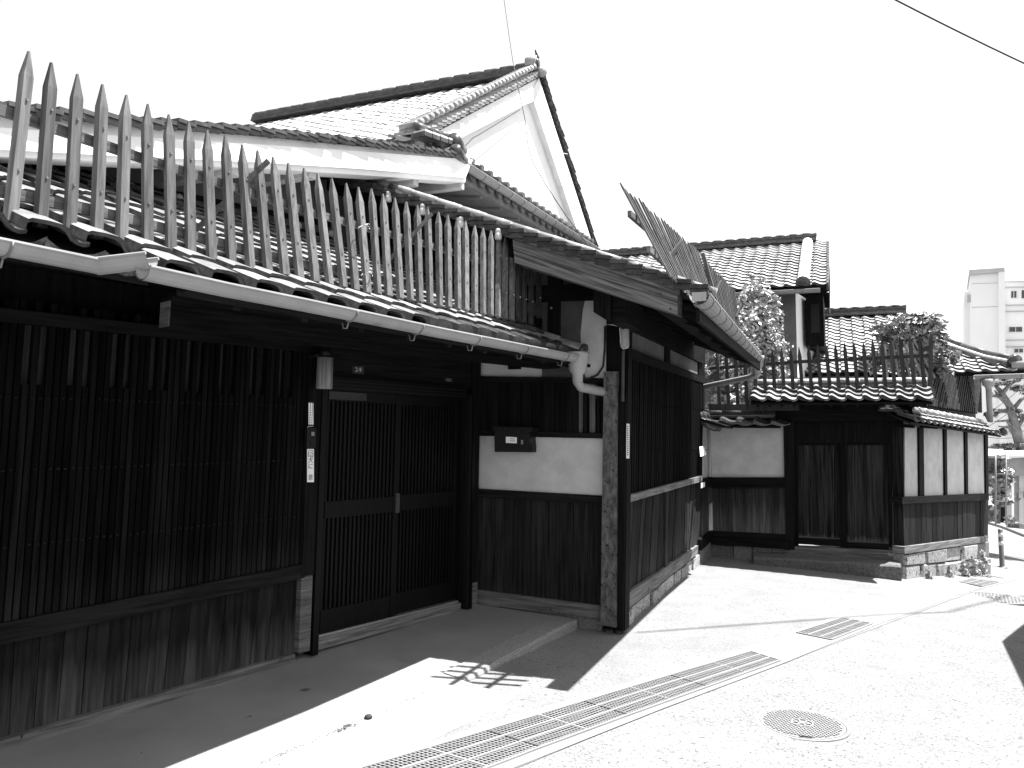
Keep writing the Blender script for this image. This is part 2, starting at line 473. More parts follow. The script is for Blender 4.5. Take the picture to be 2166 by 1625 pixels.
def gutter(parent, pts, r=.055, name='rain_gutter', brackets=.55, drop=.09, rim=True, material=None):
    """half-round channel along pts (rim height), joint rings and wire hangers as sub-parts"""
    pts = [Vector(p) for p in pts]
    mb = MB(); n = 8
    for a, b in zip(pts[:-1], pts[1:]):
        d = (b - a).normalized(); sd = d.cross(Vector((0, 0, 1))).normalized()
        vs = []
        for p in (a, b):
            for rr in (r, r - .006):
                for k in range(n + 1):
                    an = math.pi * k / n
                    vs.append(p + sd * math.cos(an) * rr - Vector((0, 0, 1)) * math.sin(an) * rr * 1.05)
        m_ = n + 1
        fs = []
        for k in range(n):
            fs += [(k, k + 1, 2 * m_ + k + 1, 2 * m_ + k), (m_ + k + 1, m_ + k, 3 * m_ + k, 3 * m_ + k + 1)]
        fs += [(0, 2 * m_, 3 * m_, m_), (n, m_ + n, 3 * m_ + n, 2 * m_ + n)]
        mb.add(vs, fs)
        if rim:
            for s_ in (1, -1):
                mb.tube([a + sd * s_ * r, b + sd * s_ * r], .008, 6)
    g = obj(name, mb, material or GUTTER, parent, smooth=False)
    for a, b in zip(pts[:-1], pts[1:]):
        L = (b - a).length; d = (b - a).normalized(); sd = d.cross(Vector((0, 0, 1))).normalized()
        k = int(L / brackets) if brackets else 0
        for i in range(k):
            p = a + d * (L * (i + .6) / k)
            arc = [p + sd * math.cos(math.pi * j / 8) * (r + .004) - Vector((0, 0, 1)) * math.sin(math.pi * j / 8) * (r * 1.05 + .004) for j in range(9)]
            mb2 = MB(); mb2.tube(arc, .006, 5)
            if drop:
                q = p - sd * r * .2 - Vector((0, 0, r * 1.1))
                mb2.tube([q, q - Vector((0, 0, drop * .45)) - sd * .012, q - Vector((0, 0, drop * .45)) - sd * .04, q - sd * .055 + Vector((0, 0, .01)), q - sd * .25 + Vector((0, 0, .08))], .005, 5)
            obj('gutter_hanger', mb2, BRACK, g, smooth=True)
    return g

# ------------------------------------------------------------------ planes of the place
D0 = atz(664, 1345, 0.0)
A = Fr(D0, 37)                                   # street front with lattice and door
PB = Vector((1.0, 7.62, 0))
Bf = Fr(PB, 113)                                 # porch side wall / gable end of the wing
C = Fr(PB, 23)                                   # long side wall of the wing
Gt = Fr(A.p(1.9, 0, 1.2), 31)                    # eave line over the street front
GI = Vector((3.24, 12.8, 0))
G = Fr(GI, 113)                                  # gate front
W = Fr(G.px(1913, 1100), 46)                     # wall right of the gate
def gz(x, y):                                    # ground height: level by the house, falling away down the lane
    sp = math.log1p(math.exp((x - 5.8) * 1.6)) / 1.6
    yy = math.log1p(math.exp((y - 17) * .5)) / .5
    return max(-.205 - .022 * max(x, 0) - .13 * sp - .015 * yy, -3.2)
def gnd(x, y, dz=0.0):                           # pixel -> ground
    z = -.25
    for _ in range(30):
        P = atz(x, y, z); z = gz(P.x, P.y) + dz
    return Vector((P.x, P.y, z))

# ------------------------------------------------------------------ ground
def sheet(name, polyfn, material, dz, x0, x1, y0, y1, st):
    mb = MB()
    nx, ny = int((x1 - x0) / st), int((y1 - y0) / st)
    for i in range(nx + 1):
        for j in range(ny + 1):
            x, y = x0 + i * st, y0 + j * st
            mb.v.append((x, y, gz(x, y) + dz))
    for i in range(nx):
        for j in range(ny):
            k = i * (ny + 1) + j
            mb.f.append((k, k + ny + 1, k + ny + 2, k + 1))
    o = obj(name, mb, material, kind='structure', smooth=True)
    return o
def strip(name, left, right, material, dz, kind='structure', parent=None, label=None):
    """sheet between two rows of ground points"""
    mb = MB()
    for a, b in zip(left, right):
        for k in range(5):
            x, y = a[0] + (b[0] - a[0]) * k / 4, a[1] + (b[1] - a[1]) * k / 4
            mb.v.append((x, y, gz(x, y) + dz))
    for i in range(len(left) - 1):
        for k in range(4):
            q = i * 5 + k
            mb.f.append((q, q + 1, q + 6, q + 5))
    o = obj(name, mb, material, parent, label=label)
    if kind: o['kind'] = kind
    return o
mbg = MB()
xs = [-400, -120, -40, -15] + [-8 + .5 * i for i in range(65)] + [26, 30, 36, 44, 60, 120, 400]
ys = [-60, -20, -8] + [-2 + .5 * i for i in range(57)] + [30, 36, 44, 60, 100, 200, 600, 1200]
for x in xs:
    for y in ys: mbg.v.append((x, y, gz(x, y)))
for i in range(len(xs) - 1):
    for j in range(len(ys) - 1):
        k = i * len(ys) + j
        mbg.f.append((k, k + len(ys), k + len(ys) + 1, k + 1))
obj('road', mbg, ASPH, kind='structure', smooth=True)

def dens(pts, n=10):
    out = []
    for a, b in zip(pts[:-1], pts[1:]):
        for k in range(n): out.append(a.lerp(b, k / n))
    out.append(pts[-1]); return out
# concrete apron between the houses and the drain
edge = [gnd(*p) for p in [(300, 1900), (700, 1720), (1060, 1640), (1400, 1500), (1660, 1402), (1864, 1325), (1960, 1290), (2031, 1263), (2166, 1224)]]
edge = [Vector((-3.2, 1.0, 0))] + edge
inner = [Vector((-4.6, 1.6, 0)), A.p(-3.4, 0, -.2), A.p(-1.8, 0, -.2), A.p(-.5, 0, -.2), A.p(1.0, 0, -.2), PB + Vector((-.4, .6, 0)), C.p(2.4, 0, -.2), C.p(4.9, 0, -.2), G.p(2.6, 0, -.3), W.p(4.3, 0, -.2)]
strip('apron', dens(inner, 8), dens(edge, 8), CONC2, .004)
dl = [gnd(*p) for p in [(180, 1840), (560, 1690), (760, 1620), (1180, 1490), (1580, 1372), (1680, 1336), (1776, 1303), (1900, 1268), (2020, 1228)]]
dr = [gnd(*p) for p in [(420, 1880), (840, 1722), (1075, 1632), (1400, 1502), (1665, 1402), (1765, 1360), (1855, 1323), (1960, 1286), (2075, 1246)]]
strip('drain_channel', dens(dl, 4), dens(dr, 4), DRAIN, .008)
# porch floor, a concrete slab with a granite kerb on its street side
def zp(u, o):                                   # top of the porch slab
    t = max(0, min(1, (2.1 - u) / 4.4))
    return -.085 - .125 * t - (.045 - .025 * t) * o
cr = A.loc(atz(980, 1425, -.13)); ck = A.loc(atz(1210, 1315, -.13)); cl = A.loc(atz(540, 1620, -.17))
ku = (ck[2] - cr[2]) / (ck[0] - cr[0])
kofs = lambda u: cr[2] + (u - cr[0]) * (ku if u > cr[0] else (cr[2] - cl[2]) / (cr[0] - cl[0]))
def porch_mesh(us, ramp):
    mbp = MB()
    for u in us:
        for k in range(7):
            o = -.12 + (kofs(u) + .12) * k / 6
            P = A.p(u, 0, o); mbp.v.append((P.x, P.y, max(zp(u, o), gz(P.x, P.y) + .012)))
        P = A.p(u, 0, kofs(u) + (.5 if ramp else -.004)); mbp.v.append((P.x, P.y, gz(P.x, P.y) + (.0055 if ramp else -.12)))
    for i in range(len(us) - 1):
        for k in range(7):
            q = i * 8 + k
            mbp.f.append((q, q + 1, q + 9, q + 8))
    obj('porch_floor', mbp, CONC, kind='structure')
porch_mesh([-5.0, -4, -3.2, -2.6, -2, -1.4, -.8, -.2, .2, cr[0]], True)
porch_mesh([cr[0], .8, 1.2, 1.6, 1.9, ck[0], 2.35], False)
kus = [cr[0] + .02, .75, 1.25, 1.7, ck[0] + .1]
for i, (a, b) in enumerate([(cr[0] + .012, ck[0] + .06)]):
    n = 10; mbk = MB()
    for s_ in range(n + 1):
        u = a + (b - a) * s_ / n
        o1 = kofs(u) + .012 + random.uniform(-.008, .008); o0 = kofs(u) - .205
        jz = random.uniform(-.004, .004)
        for (o, z) in ((o0, -.3), (o0, zp(u, o0) + .010), (o1 - .015, zp(u, o1) + .010 + jz), (o1, zp(u, o1) - .012 + jz), (o1 + .01, -.36)):
            P = A.p(u, 0, o); mbk.v.append((P.x, P.y, z))
    for s_ in range(n):
        for k in range(4):
            q = s_ * 5 + k; mbk.f.append((q, q + 1, q + 6, q + 5))
    mbk.f.append((0, 1, 2, 3, 4)); mbk.f.append(tuple(n * 5 + k for k in (4, 3, 2, 1, 0)))
    tag(obj('kerb_stone', mbk, KERB), 'long speckled granite kerb stone along the edge of the porch floor', 'kerb stone')

# grit lying in the joint between porch slab and apron
mbj = MB()
for i in range(150):
    t = random.choice((random.random(), random.gauss(.42, .05), random.gauss(.75, .08), random.gauss(.12, .06)))
    if t < 0 or t > 1: continue
    P = gnd(540 + (975 - 540) * t + random.gauss(0, 3), 1620 + (1432 - 1620) * t + random.gauss(0, 1.6), .02)
    ul, _, ol = A.loc(P); P.z = max(zp(ul, ol), P.z) + .002
    s_ = random.uniform(.0015, .004) * (1.9 if abs(t - .42) < .05 else 1)
    mbj.box(P, s_ * 2, s_ * 1.4, s_)
obj('joint_grit', mbj, STONE_D, kind='stuff')

# ------------------------------------------------------------------ drain gratings
def grating(pq, ncol, nrow, label, group='steel drain gratings along the lane', fine=.028):
    P = [gnd(*p, .014) for p in pq]            # far-left, far-right, near-right, near-left
    c = (P[0] + P[2]) / 2
    t = thing('drain_grating', label, 'grating', c, group)
    def bl(s_, r_): # s across, r along (0 = far)
        return P[0].lerp(P[1], s_).lerp(P[3].lerp(P[2], s_), r_)
    z = Vector((0, 0, 1))
    mb = MB(); mb.hexa([bl(0, 0) - z * .03, bl(1, 0) - z * .03, bl(1, 1) - z * .03, bl(0, 1) - z * .03], [bl(0, 0) - z * .0035, bl(1, 0) - z * .0035, bl(1, 1) - z * .0035, bl(0, 1) - z * .0035])
    obj('pit', mb, PIT, t)
    fr = MB()
    for k in range(ncol + 1):
        s_ = k / ncol
        fr.beam(bl(s_, 0), bl(s_, 1), .016, .012)
    obj('side_bar', fr, DRAIN, t)
    for k in range(nrow + 1):
        B('cross_bar', t, DRAIN, bl(0, k / nrow), bl(1, k / nrow), .012, .011)
    wd = (P[1] - P[0]).length; ln = (P[3] - P[0]).length
    me = MB()
    n1 = int(wd / fine); n2 = int(ln / fine)
    hw = fine * .30
    dv = (bl(.5, 1) - bl(.5, 0)).normalized(); du = (bl(1, .5) - bl(0, .5)).normalized()
    for j in range(n2 + 1):
        me.add([bl(0, j / n2) - dv * hw / 2 + z * .002, bl(1, j / n2) - dv * hw / 2 + z * .002, bl(1, j / n2) + dv * hw / 2 + z * .002, bl(0, j / n2) + dv * hw / 2 + z * .002], [(0, 1, 2, 3)])
    for j in range(n1 + 1):
        me.add([bl(j / n1, 0) - du * hw / 2, bl(j / n1, 0) + du * hw / 2, bl(j / n1, 1) + du * hw / 2, bl(j / n1, 1) - du * hw / 2], [(0, 1, 2, 3)])
    obj('mesh', me, GRATE, t, kind='stuff')
    return t
gl0, gr0 = (1588, 1378), (1650, 1397)
pts = [((1588, 1378), (1650, 1397)), ((1418, 1428), (1497, 1452)), ((1235, 1483), (1330, 1512)), ((1030, 1545), (1145, 1580)), ((760, 1626), (905, 1672))]
names = ['far end piece of the long steel mesh drain grating', 'steel mesh drain grating second from the far end of the long run', 'steel mesh drain grating third from the far end of the long run', 'near piece of the long drain grating at the bottom of the photo']
for i in range(4):
    grating([pts[i][0], pts[i][1], pts[i + 1][1], pts[i + 1][0]], 3, 2, names[i])
grating([(1781, 1307), (1845, 1319), (1759, 1353), (1685, 1338)], 3, 2, 'short square steel drain grating alone further up the lane')
grating([(2052, 1224), (2112, 1231), (2075, 1240), (2030, 1231)], 3, 1, 'faint far drain grating at the foot of the stone corner')

# ------------------------------------------------------------------ manhole covers
def manhole(c, r, label, ang=0.0, n_=11):
    c = Vector(c); t = thing('manhole_cover', label, 'manhole cover', c, 'cast iron manhole covers in the lane')
    mb = MB(); mb.ring(c, r * .93, r, -.02, .005, 48); obj('frame_ring', mb, IRON_L, t)
    mb = MB(); mb.ring(c, .001, r * .915, -.02, .004, 48); pl = obj('plate', mb, IRON, t)
    mb = MB(); mb.ring(c, r * .86, r * .90, .0, .0065, 48); obj('rim', mb, IRON_L, t)
    st = MB(); ca, sa = math.cos(ang), math.sin(ang)
    for i in range(-n_, n_ + 1):
        for j in range(-n_, n_ + 1):
            x = (i + (j % 2) * .5) * r * 1.75 / (2 * n_ + 1); y = j * r * 1.75 / (2 * n_ + 1)
            d = math.hypot(x, y)
            if d > r * .83 or d < r * .27: continue
            X = Vector((x * ca - y * sa, x * sa + y * ca, 0)); e = Vector((ca, sa, 0))
            st.beam(c + X - e * r * .024 + Vector((0, 0, .008)), c + X + e * r * .024 + Vector((0, 0, .008)), r * .045, .008)
    obj('stud', st, IRON_L, t, kind='stuff')
    mb = MB(); mb.ring(c, r * .21, r * .245, 0, .012, 32); mb.ring(c, .001, r * .07, 0, .012, 16)
    for k in range(6):
        a = ang + k * math.pi / 3
        mb.beam(c + Vector((math.cos(a), math.sin(a), 0)) * r * .09 + Vector((0, 0, .008)), c + Vector((math.cos(a), math.sin(a), 0)) * r * .18 + Vector((0, 0, .008)), r * .05, .008)
    obj('emblem', mb, IRON_L, t)
    B('pry_slot', t, METAL_D, c + Vector((-.35 * r, -.78 * r, .006)), c + Vector((-.1 * r, -.84 * r, .006)), .02, .005)
manhole(gnd(1697, 1532, .002), .296, 'near round manhole cover with studs beside the long drain grating', R(-25))
manhole(gnd(2102, 1265, .006), .40, 'far round manhole cover in the lane below the bollard', R(60), 8)

# ================================================================== the long front house
H = thing('townhouse', 'long dark timber townhouse with lattice front, sliding doors and tiled eaves', 'house', (D0.x, D0.y, -.15))
# --- street front, lattice bay
bq = pxq(A, [(-520, 1476), (643, 1222), (622, 1384), (-520, 1722)], 0.0)
series('wall_board', H, BOARD_A, A, bq, 23, .965, -.02, 0.0, jit=.004)
S('sill_beam', H, WOOD_H, A, [(-520, 1422), (645, 1193), (645, 1222), (-520, 1481)], -.05, .06)
S('base_timber', H, WOOD_BASE, A, [(-520, 1722), (624, 1383), (627, 1403), (-520, 1770)], -.05, .045)
tq = pxq(A, [(-520, 540), (660, 744), (643, 1195), (-520, 1424)], .04)
nsl = 73
uL, uR = tq[3][0], tq[2][0]
step = (uR - uL) / nsl
for i in range(nsl):
    u0 = uL + i * step; k = (nsl - 1 - i) % 6
    short = k in (0, 4)
    tt = (i + .5) / nsl
    zb = tq[3][1] + (tq[2][1] - tq[3][1]) * tt - .0
    z_top = 1.90 if short else 2.40
    RB('lattice_slat', H, WOOD_LAT, A, u0 + step * .08, u0 + step * .86, zb, z_top + random.uniform(-.012, .012), -.015, .035 + random.uniform(-.004, .004))
for z0 in (.93, 1.37, 1.80):
    Q('lattice_rail', H, WOOD_H, A, [(uL, z0 + .03), (uR, z0 + .06), (uR, z0 + .02), (uL, z0 - .01)], -.05, -.018)
    mb = MB()
    for i in range(nsl):
        u0 = uL + (i + .47) * step; tt = (i + .5) / nsl
        mb.box(A.p(u0, z0 + .01 + .03 * tt + random.uniform(-.004, .004), .036), .012, .012, .012)
    obj('nail', mb, NAIL, H, kind='stuff')
Q('lattice_rail', H, WOOD_H, A, [(uL, 2.33), (uR, 2.36), (uR, 2.28), (uL, 2.25)], -.02, .05)
Q('screen_panel', H, PALE_BACK, A, [(uL, 2.27), (uR, 2.29), (uR, 1.86), (uL, 1.84)], -.09, -.06)
RB('wall', H, WOOD_V, A, -4.6, -.06, -.2, 2.62, -.22, -.1)
# --- door post with its worn foot
RB('door_post', H, WOOD_V, A, -.195, -.075, .50, 2.5, -.08, .065)
RB('door_post', H, WOOD_BASE, A, -.19, -.08, -.09, .50, -.08, .055, label='pale worn foot of the door post')
RB('jamb', H, DOORM, A, -.068, -.012, -.13, 2.1, -.12, .075)
# --- sliding doors
RB('threshold', H, WOOD_BASE, A, -.012, 1.78, -.11, -.02, -.16, .03)
RB('door_track', H, STEEL, A, -.01, 1.76, -.018, .0, -.07, .02)
RB('lintel', H, DOORM, A, -.012, 1.80, 1.985, 2.10, -.12, .05)
for k in range(3):
    RB('track_moulding', H, METAL_D, A, -.01, 1.76, 2.0 + k * .03, 2.012 + k * .03, .052, .062)
RB('jamb', H, DOORM, A, 1.755, 1.81, -.06, 2.03, -.12, .02)
RB('jamb', H, METAL_D, A, 1.82, 1.90, -.09, 2.03, -.12, .075)
RB('jamb', H, DOORM, A, 1.845, 1.875, -.085, 2.025, .077, .09)
def door(u0, u1, off, left):
    z0, z1 = .0, 1.985
    d = RB('sliding_door', H, DOORM, A, u0 + .001, u1 - .001, z0 + .01, z1 - .01, off - .035, off - .025)
    st = .055
    for (a, b) in ((u0, u0 + (st if not left else .03)), (u1 - st, u1)):
        RB('stile', d, DOORM, A, a, b, z0, z1, off - .02, off + .012)
    RB('rail', d, DOORM, A, u0 + st, u1 - st, .0, .185, off - .02, off + .006)
    RB('rail', d, DOORM, A, u0 + st, u1 - st, .925, 1.06, off - .02, off + .008)
    RB('rail', d, DOORM, A, u0 + st, u1 - st, 1.90, z1, off - .02, off + .008)
    n = 17; a, b = u0 + (.04 if left else st), u1 - st
    for i in range(n):
        s0 = a + (b - a) * (i + .28) / n; s1 = a + (b - a) * (i + .80) / n
        RB('door_slat', d, DOORM, A, s0, s1, .187, .923, off - .022, off + .0)
        RB('door_slat', d, DOORM, A, s0, s1, 1.062, 1.898, off - .022, off + .0)
    return d
d1 = door(0.0, .89, .0, True)
d2 = door(.865, 1.75, -.04, False)
RB('door_glazing_strip', d1, METAL_M, A, .05, .47, 1.91, 1.975, .010, .0125)
S('pull_handle', d2, METAL_M, A, [(838, 1044), (846, 1044), (845, 1085), (837, 1085)], -.03, .022)
# --- over the door
RB('head_board', H, WOOD_H, A, -.075, 2.05, 2.10, 2.62, -.12, .0)
RB('corner_post', H, WOOD_V, A, 1.905, 2.04, -.08, 2.5, -.1, .02)
RB('corner_post', H, WOOD_BASE, A, 1.906, 2.035, -.09, .14, -.1, .03, label='pale worn foot of the inner corner post')
# --- eave beam standing out from the front
e0, e1 = A.px(336, 684, .42), A.px(1240, 785, 1.08)
eb = [A.uv(345, 702, .40), A.uv(1000, 776, .40)]
pA = A.p(-1.68, 2.27, .5); pB = Gt.p(.14, 2.27, -.28)
B('eave_beam', H, WOOD_H, pA + Vector((0, 0, .10)), pB + Vector((0, 0, .10)), .16, .20)
B('beam_end', H, WOOD_BASE, pA + Vector((0, 0, .09)), pA + Vector((0, 0, .09)) - (pB - pA).normalized() * .012, .13, .16, label='worn pale end of the eave beam')
B('beam_bracket', H, WOOD_BASE, A.px(583, 690, .60), A.px(583, 703, .60), .03, .02)
# --- porch side wall (letterbox wall)
q0 = [(1009, 1248), (1272, 1282), (1271, 1308), (1007, 1278)]
S('base_timber', H, WOOD_BASE, Bf, q0, -.08, .03)
bq = pxq(Bf, [(1011, 1050), (1276, 1064), (1272, 1283), (1009, 1249)], 0)
series('wall_board', H, BOARD_B, Bf, bq, 9, .97, -.02, .0, jit=.003)
S('rail', H, WOOD_H, Bf, [(1010, 1034), (1277, 1049), (1276, 1066), (1010, 1052)], -.04, .03)
S('plaster_panel', H, PLASTER, Bf, [(1009, 918), (1279, 926), (1279, 1052), (1009, 1037)], -.04, .005)
S('rail', H, WOOD_H, Bf, [(1008, 910), (1279, 917), (1279, 928), (1008, 922)], -.04, .03)
bq = pxq(Bf, [(1008, 795), (1223, 802), (1223, 916), (1008, 911)], 0)
series('upper_board', H, WOOD_V, Bf, bq, 9, .96, -.03, .0, jit=.004)
S('window_frame', H, WOOD_H, Bf, [(1223, 802), (1282, 803), (1282, 917), (1223, 916)], -.09, -.07)
for (a, b, mm, o) in ((1224, 1233, PALE_BACK, -.03), (1247, 1259, PALE_BACK, -.03), (1235, 1241, WOOD_V, .012), (1263, 1268, WOOD_V, .012), (1270, 1274, WOOD_V, .012)):
    S('window_slat', H, mm, Bf, [(a, 804), (b, 804), (b, 915), (a, 915)], -.06, o)
S('rail', H, WOOD_H, Bf, [(1008, 796), (1285, 800), (1285, 812), (1008, 806)], -.05, .035)
S('plaster_panel', H, PLASTER, Bf, [(1010, 740), (1196, 750), (1196, 802), (1010, 797)], -.05, .0)
S('wall', H, WOOD_V, Bf, [(1005, 640), (1300, 640), (1300, 1300), (1005, 1260)], -.22, -.12)
# gable end above the lower roof
up_q = pxq(Bf, [(1146, 640), (1236, 636), (1236, 806), (1146, 806)], .012)
Q('plaster_panel', H, PLASTER_G, Bf, up_q, -.05, .010, label='old grey plaster over the lower roof')
mb = MB()
cur = [(1238, 634), (1233, 655), (1230, 685), (1228, 705), (1229, 735), (1232, 760), (1238, 800), (1285, 800), (1285, 634)]
f_ = [Bf.p(*Bf.uv(x, y, .016), .016) for x, y in cur]; b_ = [Bf.p(*Bf.uv(x, y, .016), -.02) for x, y in cur]
n = len(cur)
mb.add(f_ + b_, [tuple(range(n))] + [(i, i + n, (i + 1) % n + n, (i + 1) % n) for i in range(n)])
obj('plaster_panel', mb, PLASTER, H, label='newer white plaster with a ragged left edge')
lathe('plaster_bolt', H, METAL_G, Bf.px(1167, 652, .02), [(.014, 0), (.014, .02), (.006, .024)], Bf.n, 10)
zq = lambda X: 2.70 + .40 * (.95 - X)            # underside of the upper tile roof
mb = MB()
gq = [(-2.9, 2.0), (-.03, 2.0), (-.03, zq(-.03) - .02), (-2.9, zq(-2.9) - .02)]
mb.hexa([Bf.p(u, z, -.2) for u, z in gq], [Bf.p(u, z, -.055) for u, z in gq])
obj('gable_wall', mb, PLASTER_G, H)
Q('gable_beam', H, WOOD_H, Bf, [(-2.9, 3.24), (.28, 3.12), (.28, 2.95), (-2.9, 3.08)], -.05, .03)
Q('gable_beam', H, WOOD_H, Bf, [(-2.9, 4.0), (-1.2, 3.35), (-1.2, 3.2), (-2.9, 3.84)], -.05, .05)
for u in (-.62, -1.05, -1.9, -2.7):
    RB('gable_post', H, WOOD_V, Bf, u - .07, u + .07, 2.3, zq(u) - .05, -.05, .022)
S('flashing_board', H, WOOD_H, Bf, [(770, 528), (1140, 672), (1140, 690), (770, 545)], .0, .10)
# corner posts
S('corner_post', H, WOOD_POST, Bf, [(1277, 786), (1306, 786), (1303, 1328), (1270, 1322)], -.02, .085)
S('corner_post', H, WOOD_V, Bf, [(1283, 640), (1330, 640), (1322, 1335), (1278, 1330)], -.13, .03)
S('corner_post', H, WOOD_V, Bf, [(1304, 826), (1325, 830), (1318, 1335), (1302, 1328)], -.10, .055, label='dark split corner post with a ragged foot')
for (x, y, r_) in ((1290, 1330, .045), (1310, 1338, .05)):
    P = Bf.px(x, y, -.02); lathe('post_stone', H, TILE_EDGE, (P.x, P.y, -.32), [(.05, 0), (.055, .05), (.05, .10), (.04, .13)], n=10)
# foundation strip under the porch wall
mbf = MB()
q = pxq(Bf, [(1012, 1276), (1275, 1306), (1272, 1345), (1012, 1300)], -.03)
mbf.hexa([Bf.p(u, z, -.15) for u, z in q], [Bf.p(u, z, -.03) for u, z in q]); obj('footing', mbf, STONE_D, H)
# --- long side wall of the wing
S('base_timber', H, WOOD_BASE, C, [(1316, 1264), (1477, 1154), (1476, 1172), (1315, 1300)], -.08, .04)
bq = pxq(C, [(1331, 1063), (1485, 1020), (1478, 1155), (1318, 1266)], 0)
series('wall_board', H, BOARD_C, C, bq, 24, .95, -.02, .0, jit=.006)
S('cover_batten', H, BOARD_C, C, [(1409, 1040), (1414, 1039), (1412, 1200), (1407, 1203)], 0, .03)
S('sill_beam', H, WOOD_BASE, C, [(1329, 1049), (1486, 1007), (1486, 1018), (1328, 1064)], -.04, .09)
lq = pxq(C, [(1333, 748), (1488, 803), (1485, 1010), (1329, 1052)], .04)
series('lattice_slat', H, WOOD_LAT, C, lq, 46, .72, .0, .045, jit=.003)
for y0, y1 in ((855, 868), (951, 952)):
    a, b = C.uv(1331, y0, -.02), C.uv(1487, y1, -.02)
    Q('lattice_rail', H, WOOD_H, C, [(a[0], a[1] + .02), (b[0], b[1] + .02), (b[0], b[1] - .02), (a[0], a[1] - .02)], -.05, -.005)
    mb = MB()
    for i in range(46):
        u, z = lerp(a, b, (i + .5) / 46); mb.box(C.p(u, z + random.uniform(-.006, .006), .048), .012, .012, .012)
    obj('nail', mb, NAIL, H, kind='stuff')
S('wall', H, WOOD_V, C, [(1320, 560), (1492, 660), (1488, 1170), (1318, 1300)], -.2, -.09)
S('rail', H, WOOD_H, C, [(1331, 736), (1489, 797), (1489, 811), (1331, 758)], -.04, .055)
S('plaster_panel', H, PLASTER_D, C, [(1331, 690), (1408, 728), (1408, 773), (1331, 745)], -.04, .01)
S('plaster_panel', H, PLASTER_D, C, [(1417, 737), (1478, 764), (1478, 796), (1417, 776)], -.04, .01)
S('short_post', H, WOOD_V, C, [(1408, 720), (1418, 724), (1418, 780), (1408, 775)], -.04, .03)
S('short_post', H, WOOD_V, C, [(1478, 755), (1489, 757), (1489, 800), (1478, 796)], -.04, .03)
S('wall_beam', H, WOOD_H, C, [(1325, 610), (1489, 715), (1489, 770), (1325, 692)], -.05, .06)
S('corner_board', H, WOOD_V, C, [(1318, 720), (1331, 722), (1330, 1068), (1317, 1068)], -.05, .05)
mb = MB()                                        # rubble footing, sunlit
u0, u1 = .13, 4.95
nst = 11
for i in range(nst):
    a = u0 + (u1 - u0) * i / nst; b = u0 + (u1 - u0) * (i + .96) / nst
    o_ = .03 + random.uniform(-.02, .03)
    zt = -.10 - .02 * i / nst
    Q('footing_stone', H, STONE, C, [(a, zt), (b, zt), (b, -.42), (a, -.42)], -.2, o_)
# --- lower tile roof over the street front
RV = Vector((math.sin(R(-59)), math.cos(R(-59)), .485)).normalized()
WMC = -2.9                                       # plane of the main house wall behind this roof (offset from the wing's side wall)
WM = Fr(Bf.p(WMC, 0, 0), 23)
EO = Gt.p(.22, 2.405, .055)                        # right end of the tile edge
N_P = Gt.u.cross(RV).normalized()
w_, ex_ = .265, .225
ncP = 26
OP = EO - Gt.u * (ncP * w_) - N_P * .05
def keepP(P, c, r):
    if Bf.loc(P)[2] < .10 or WM.loc(P)[2] < .06: return False
    if Gt.loc(P)[0] < -4.30 and r < 1: return False
    return True
tile_field(H, OP, Gt.u, RV, ncP, 14, w_, ex_, t=.018, prof=PROF, keep=keepP, nobj=300, meave=TILE_EAVE, tf=.95, eave_from=ncP - 9)
mb = MB()
for i in range(8):                                # decayed eave tiles at the left, hanging over the recessed gutter
    if i > 6: continue
    P = EO - Gt.u * (4.55 + i * w_) + RV * (ex_ * .9) - N_P * .075
    mbq = MB()
    pts_ = []
    for k in range(7):
        s_ = k / 6
        pts_.append((P - Gt.u * (w_ * .5) + Gt.u * (w_ * s_) - N_P * (.055 * math.sin(math.pi * s_) + random.uniform(0, .012))))
    vs = []
    for p in pts_: vs += [p, p + RV * .2, p + N_P * .05]
    fs = []
    for k in range(6): fs += [(k * 3, k * 3 + 3, k * 3 + 5, k * 3 + 2), (k * 3, k * 3 + 1, k * 3 + 4, k * 3 + 3)]
    mbq.add(vs, fs); obj('decayed_tile', mbq, TILE_OLD, H)
def slab_q(name, parent, material, pts4, th, **k):
    mb = MB(); n_ = (pts4[1] - pts4[0]).cross(pts4[3] - pts4[0]).normalized()
    mb.hexa([p - n_ * th for p in pts4], pts4); return obj(name, mb, material, parent, **k)
o_ = EO - N_P * .075
slab_q('roof_deck', H, WOOD_H, [o_ - Gt.u * 4.4 - RV * .05, o_ + Gt.u * .12 - RV * .05, o_ + Gt.u * .12 + RV * .24, o_ - Gt.u * 4.4 + RV * .24], .03)
slab_q('roof_deck', H, WOOD_H, [o_ - Gt.u * 7.2 + RV * .20, o_ + Gt.u * 0 + RV * .20, o_ + RV * 2.9 - Gt.u * .2, o_ - Gt.u * 7.2 + RV * 2.6], .03)
for i in range(15):
    u = -6.9 + i * .48
    p = o_ + Gt.u * u - N_P * .06 + RV * (.02 if u > -4.3 else .24)
    B('rafter', H, WOOD_H, p, p + RV * 1.9, .05, .055, N_P)
B('eave_board', H, WOOD_H, o_ - Gt.u * 4.4 - N_P * .03, o_ + Gt.u * .1 - N_P * .03, .02, .05, N_P)
B('eave_board', H, WOOD_H, o_ - Gt.u * 7.2 - N_P * .045 + RV * .22, o_ - Gt.u * 4.42 - N_P * .045 + RV * .22, .025, .09, N_P)
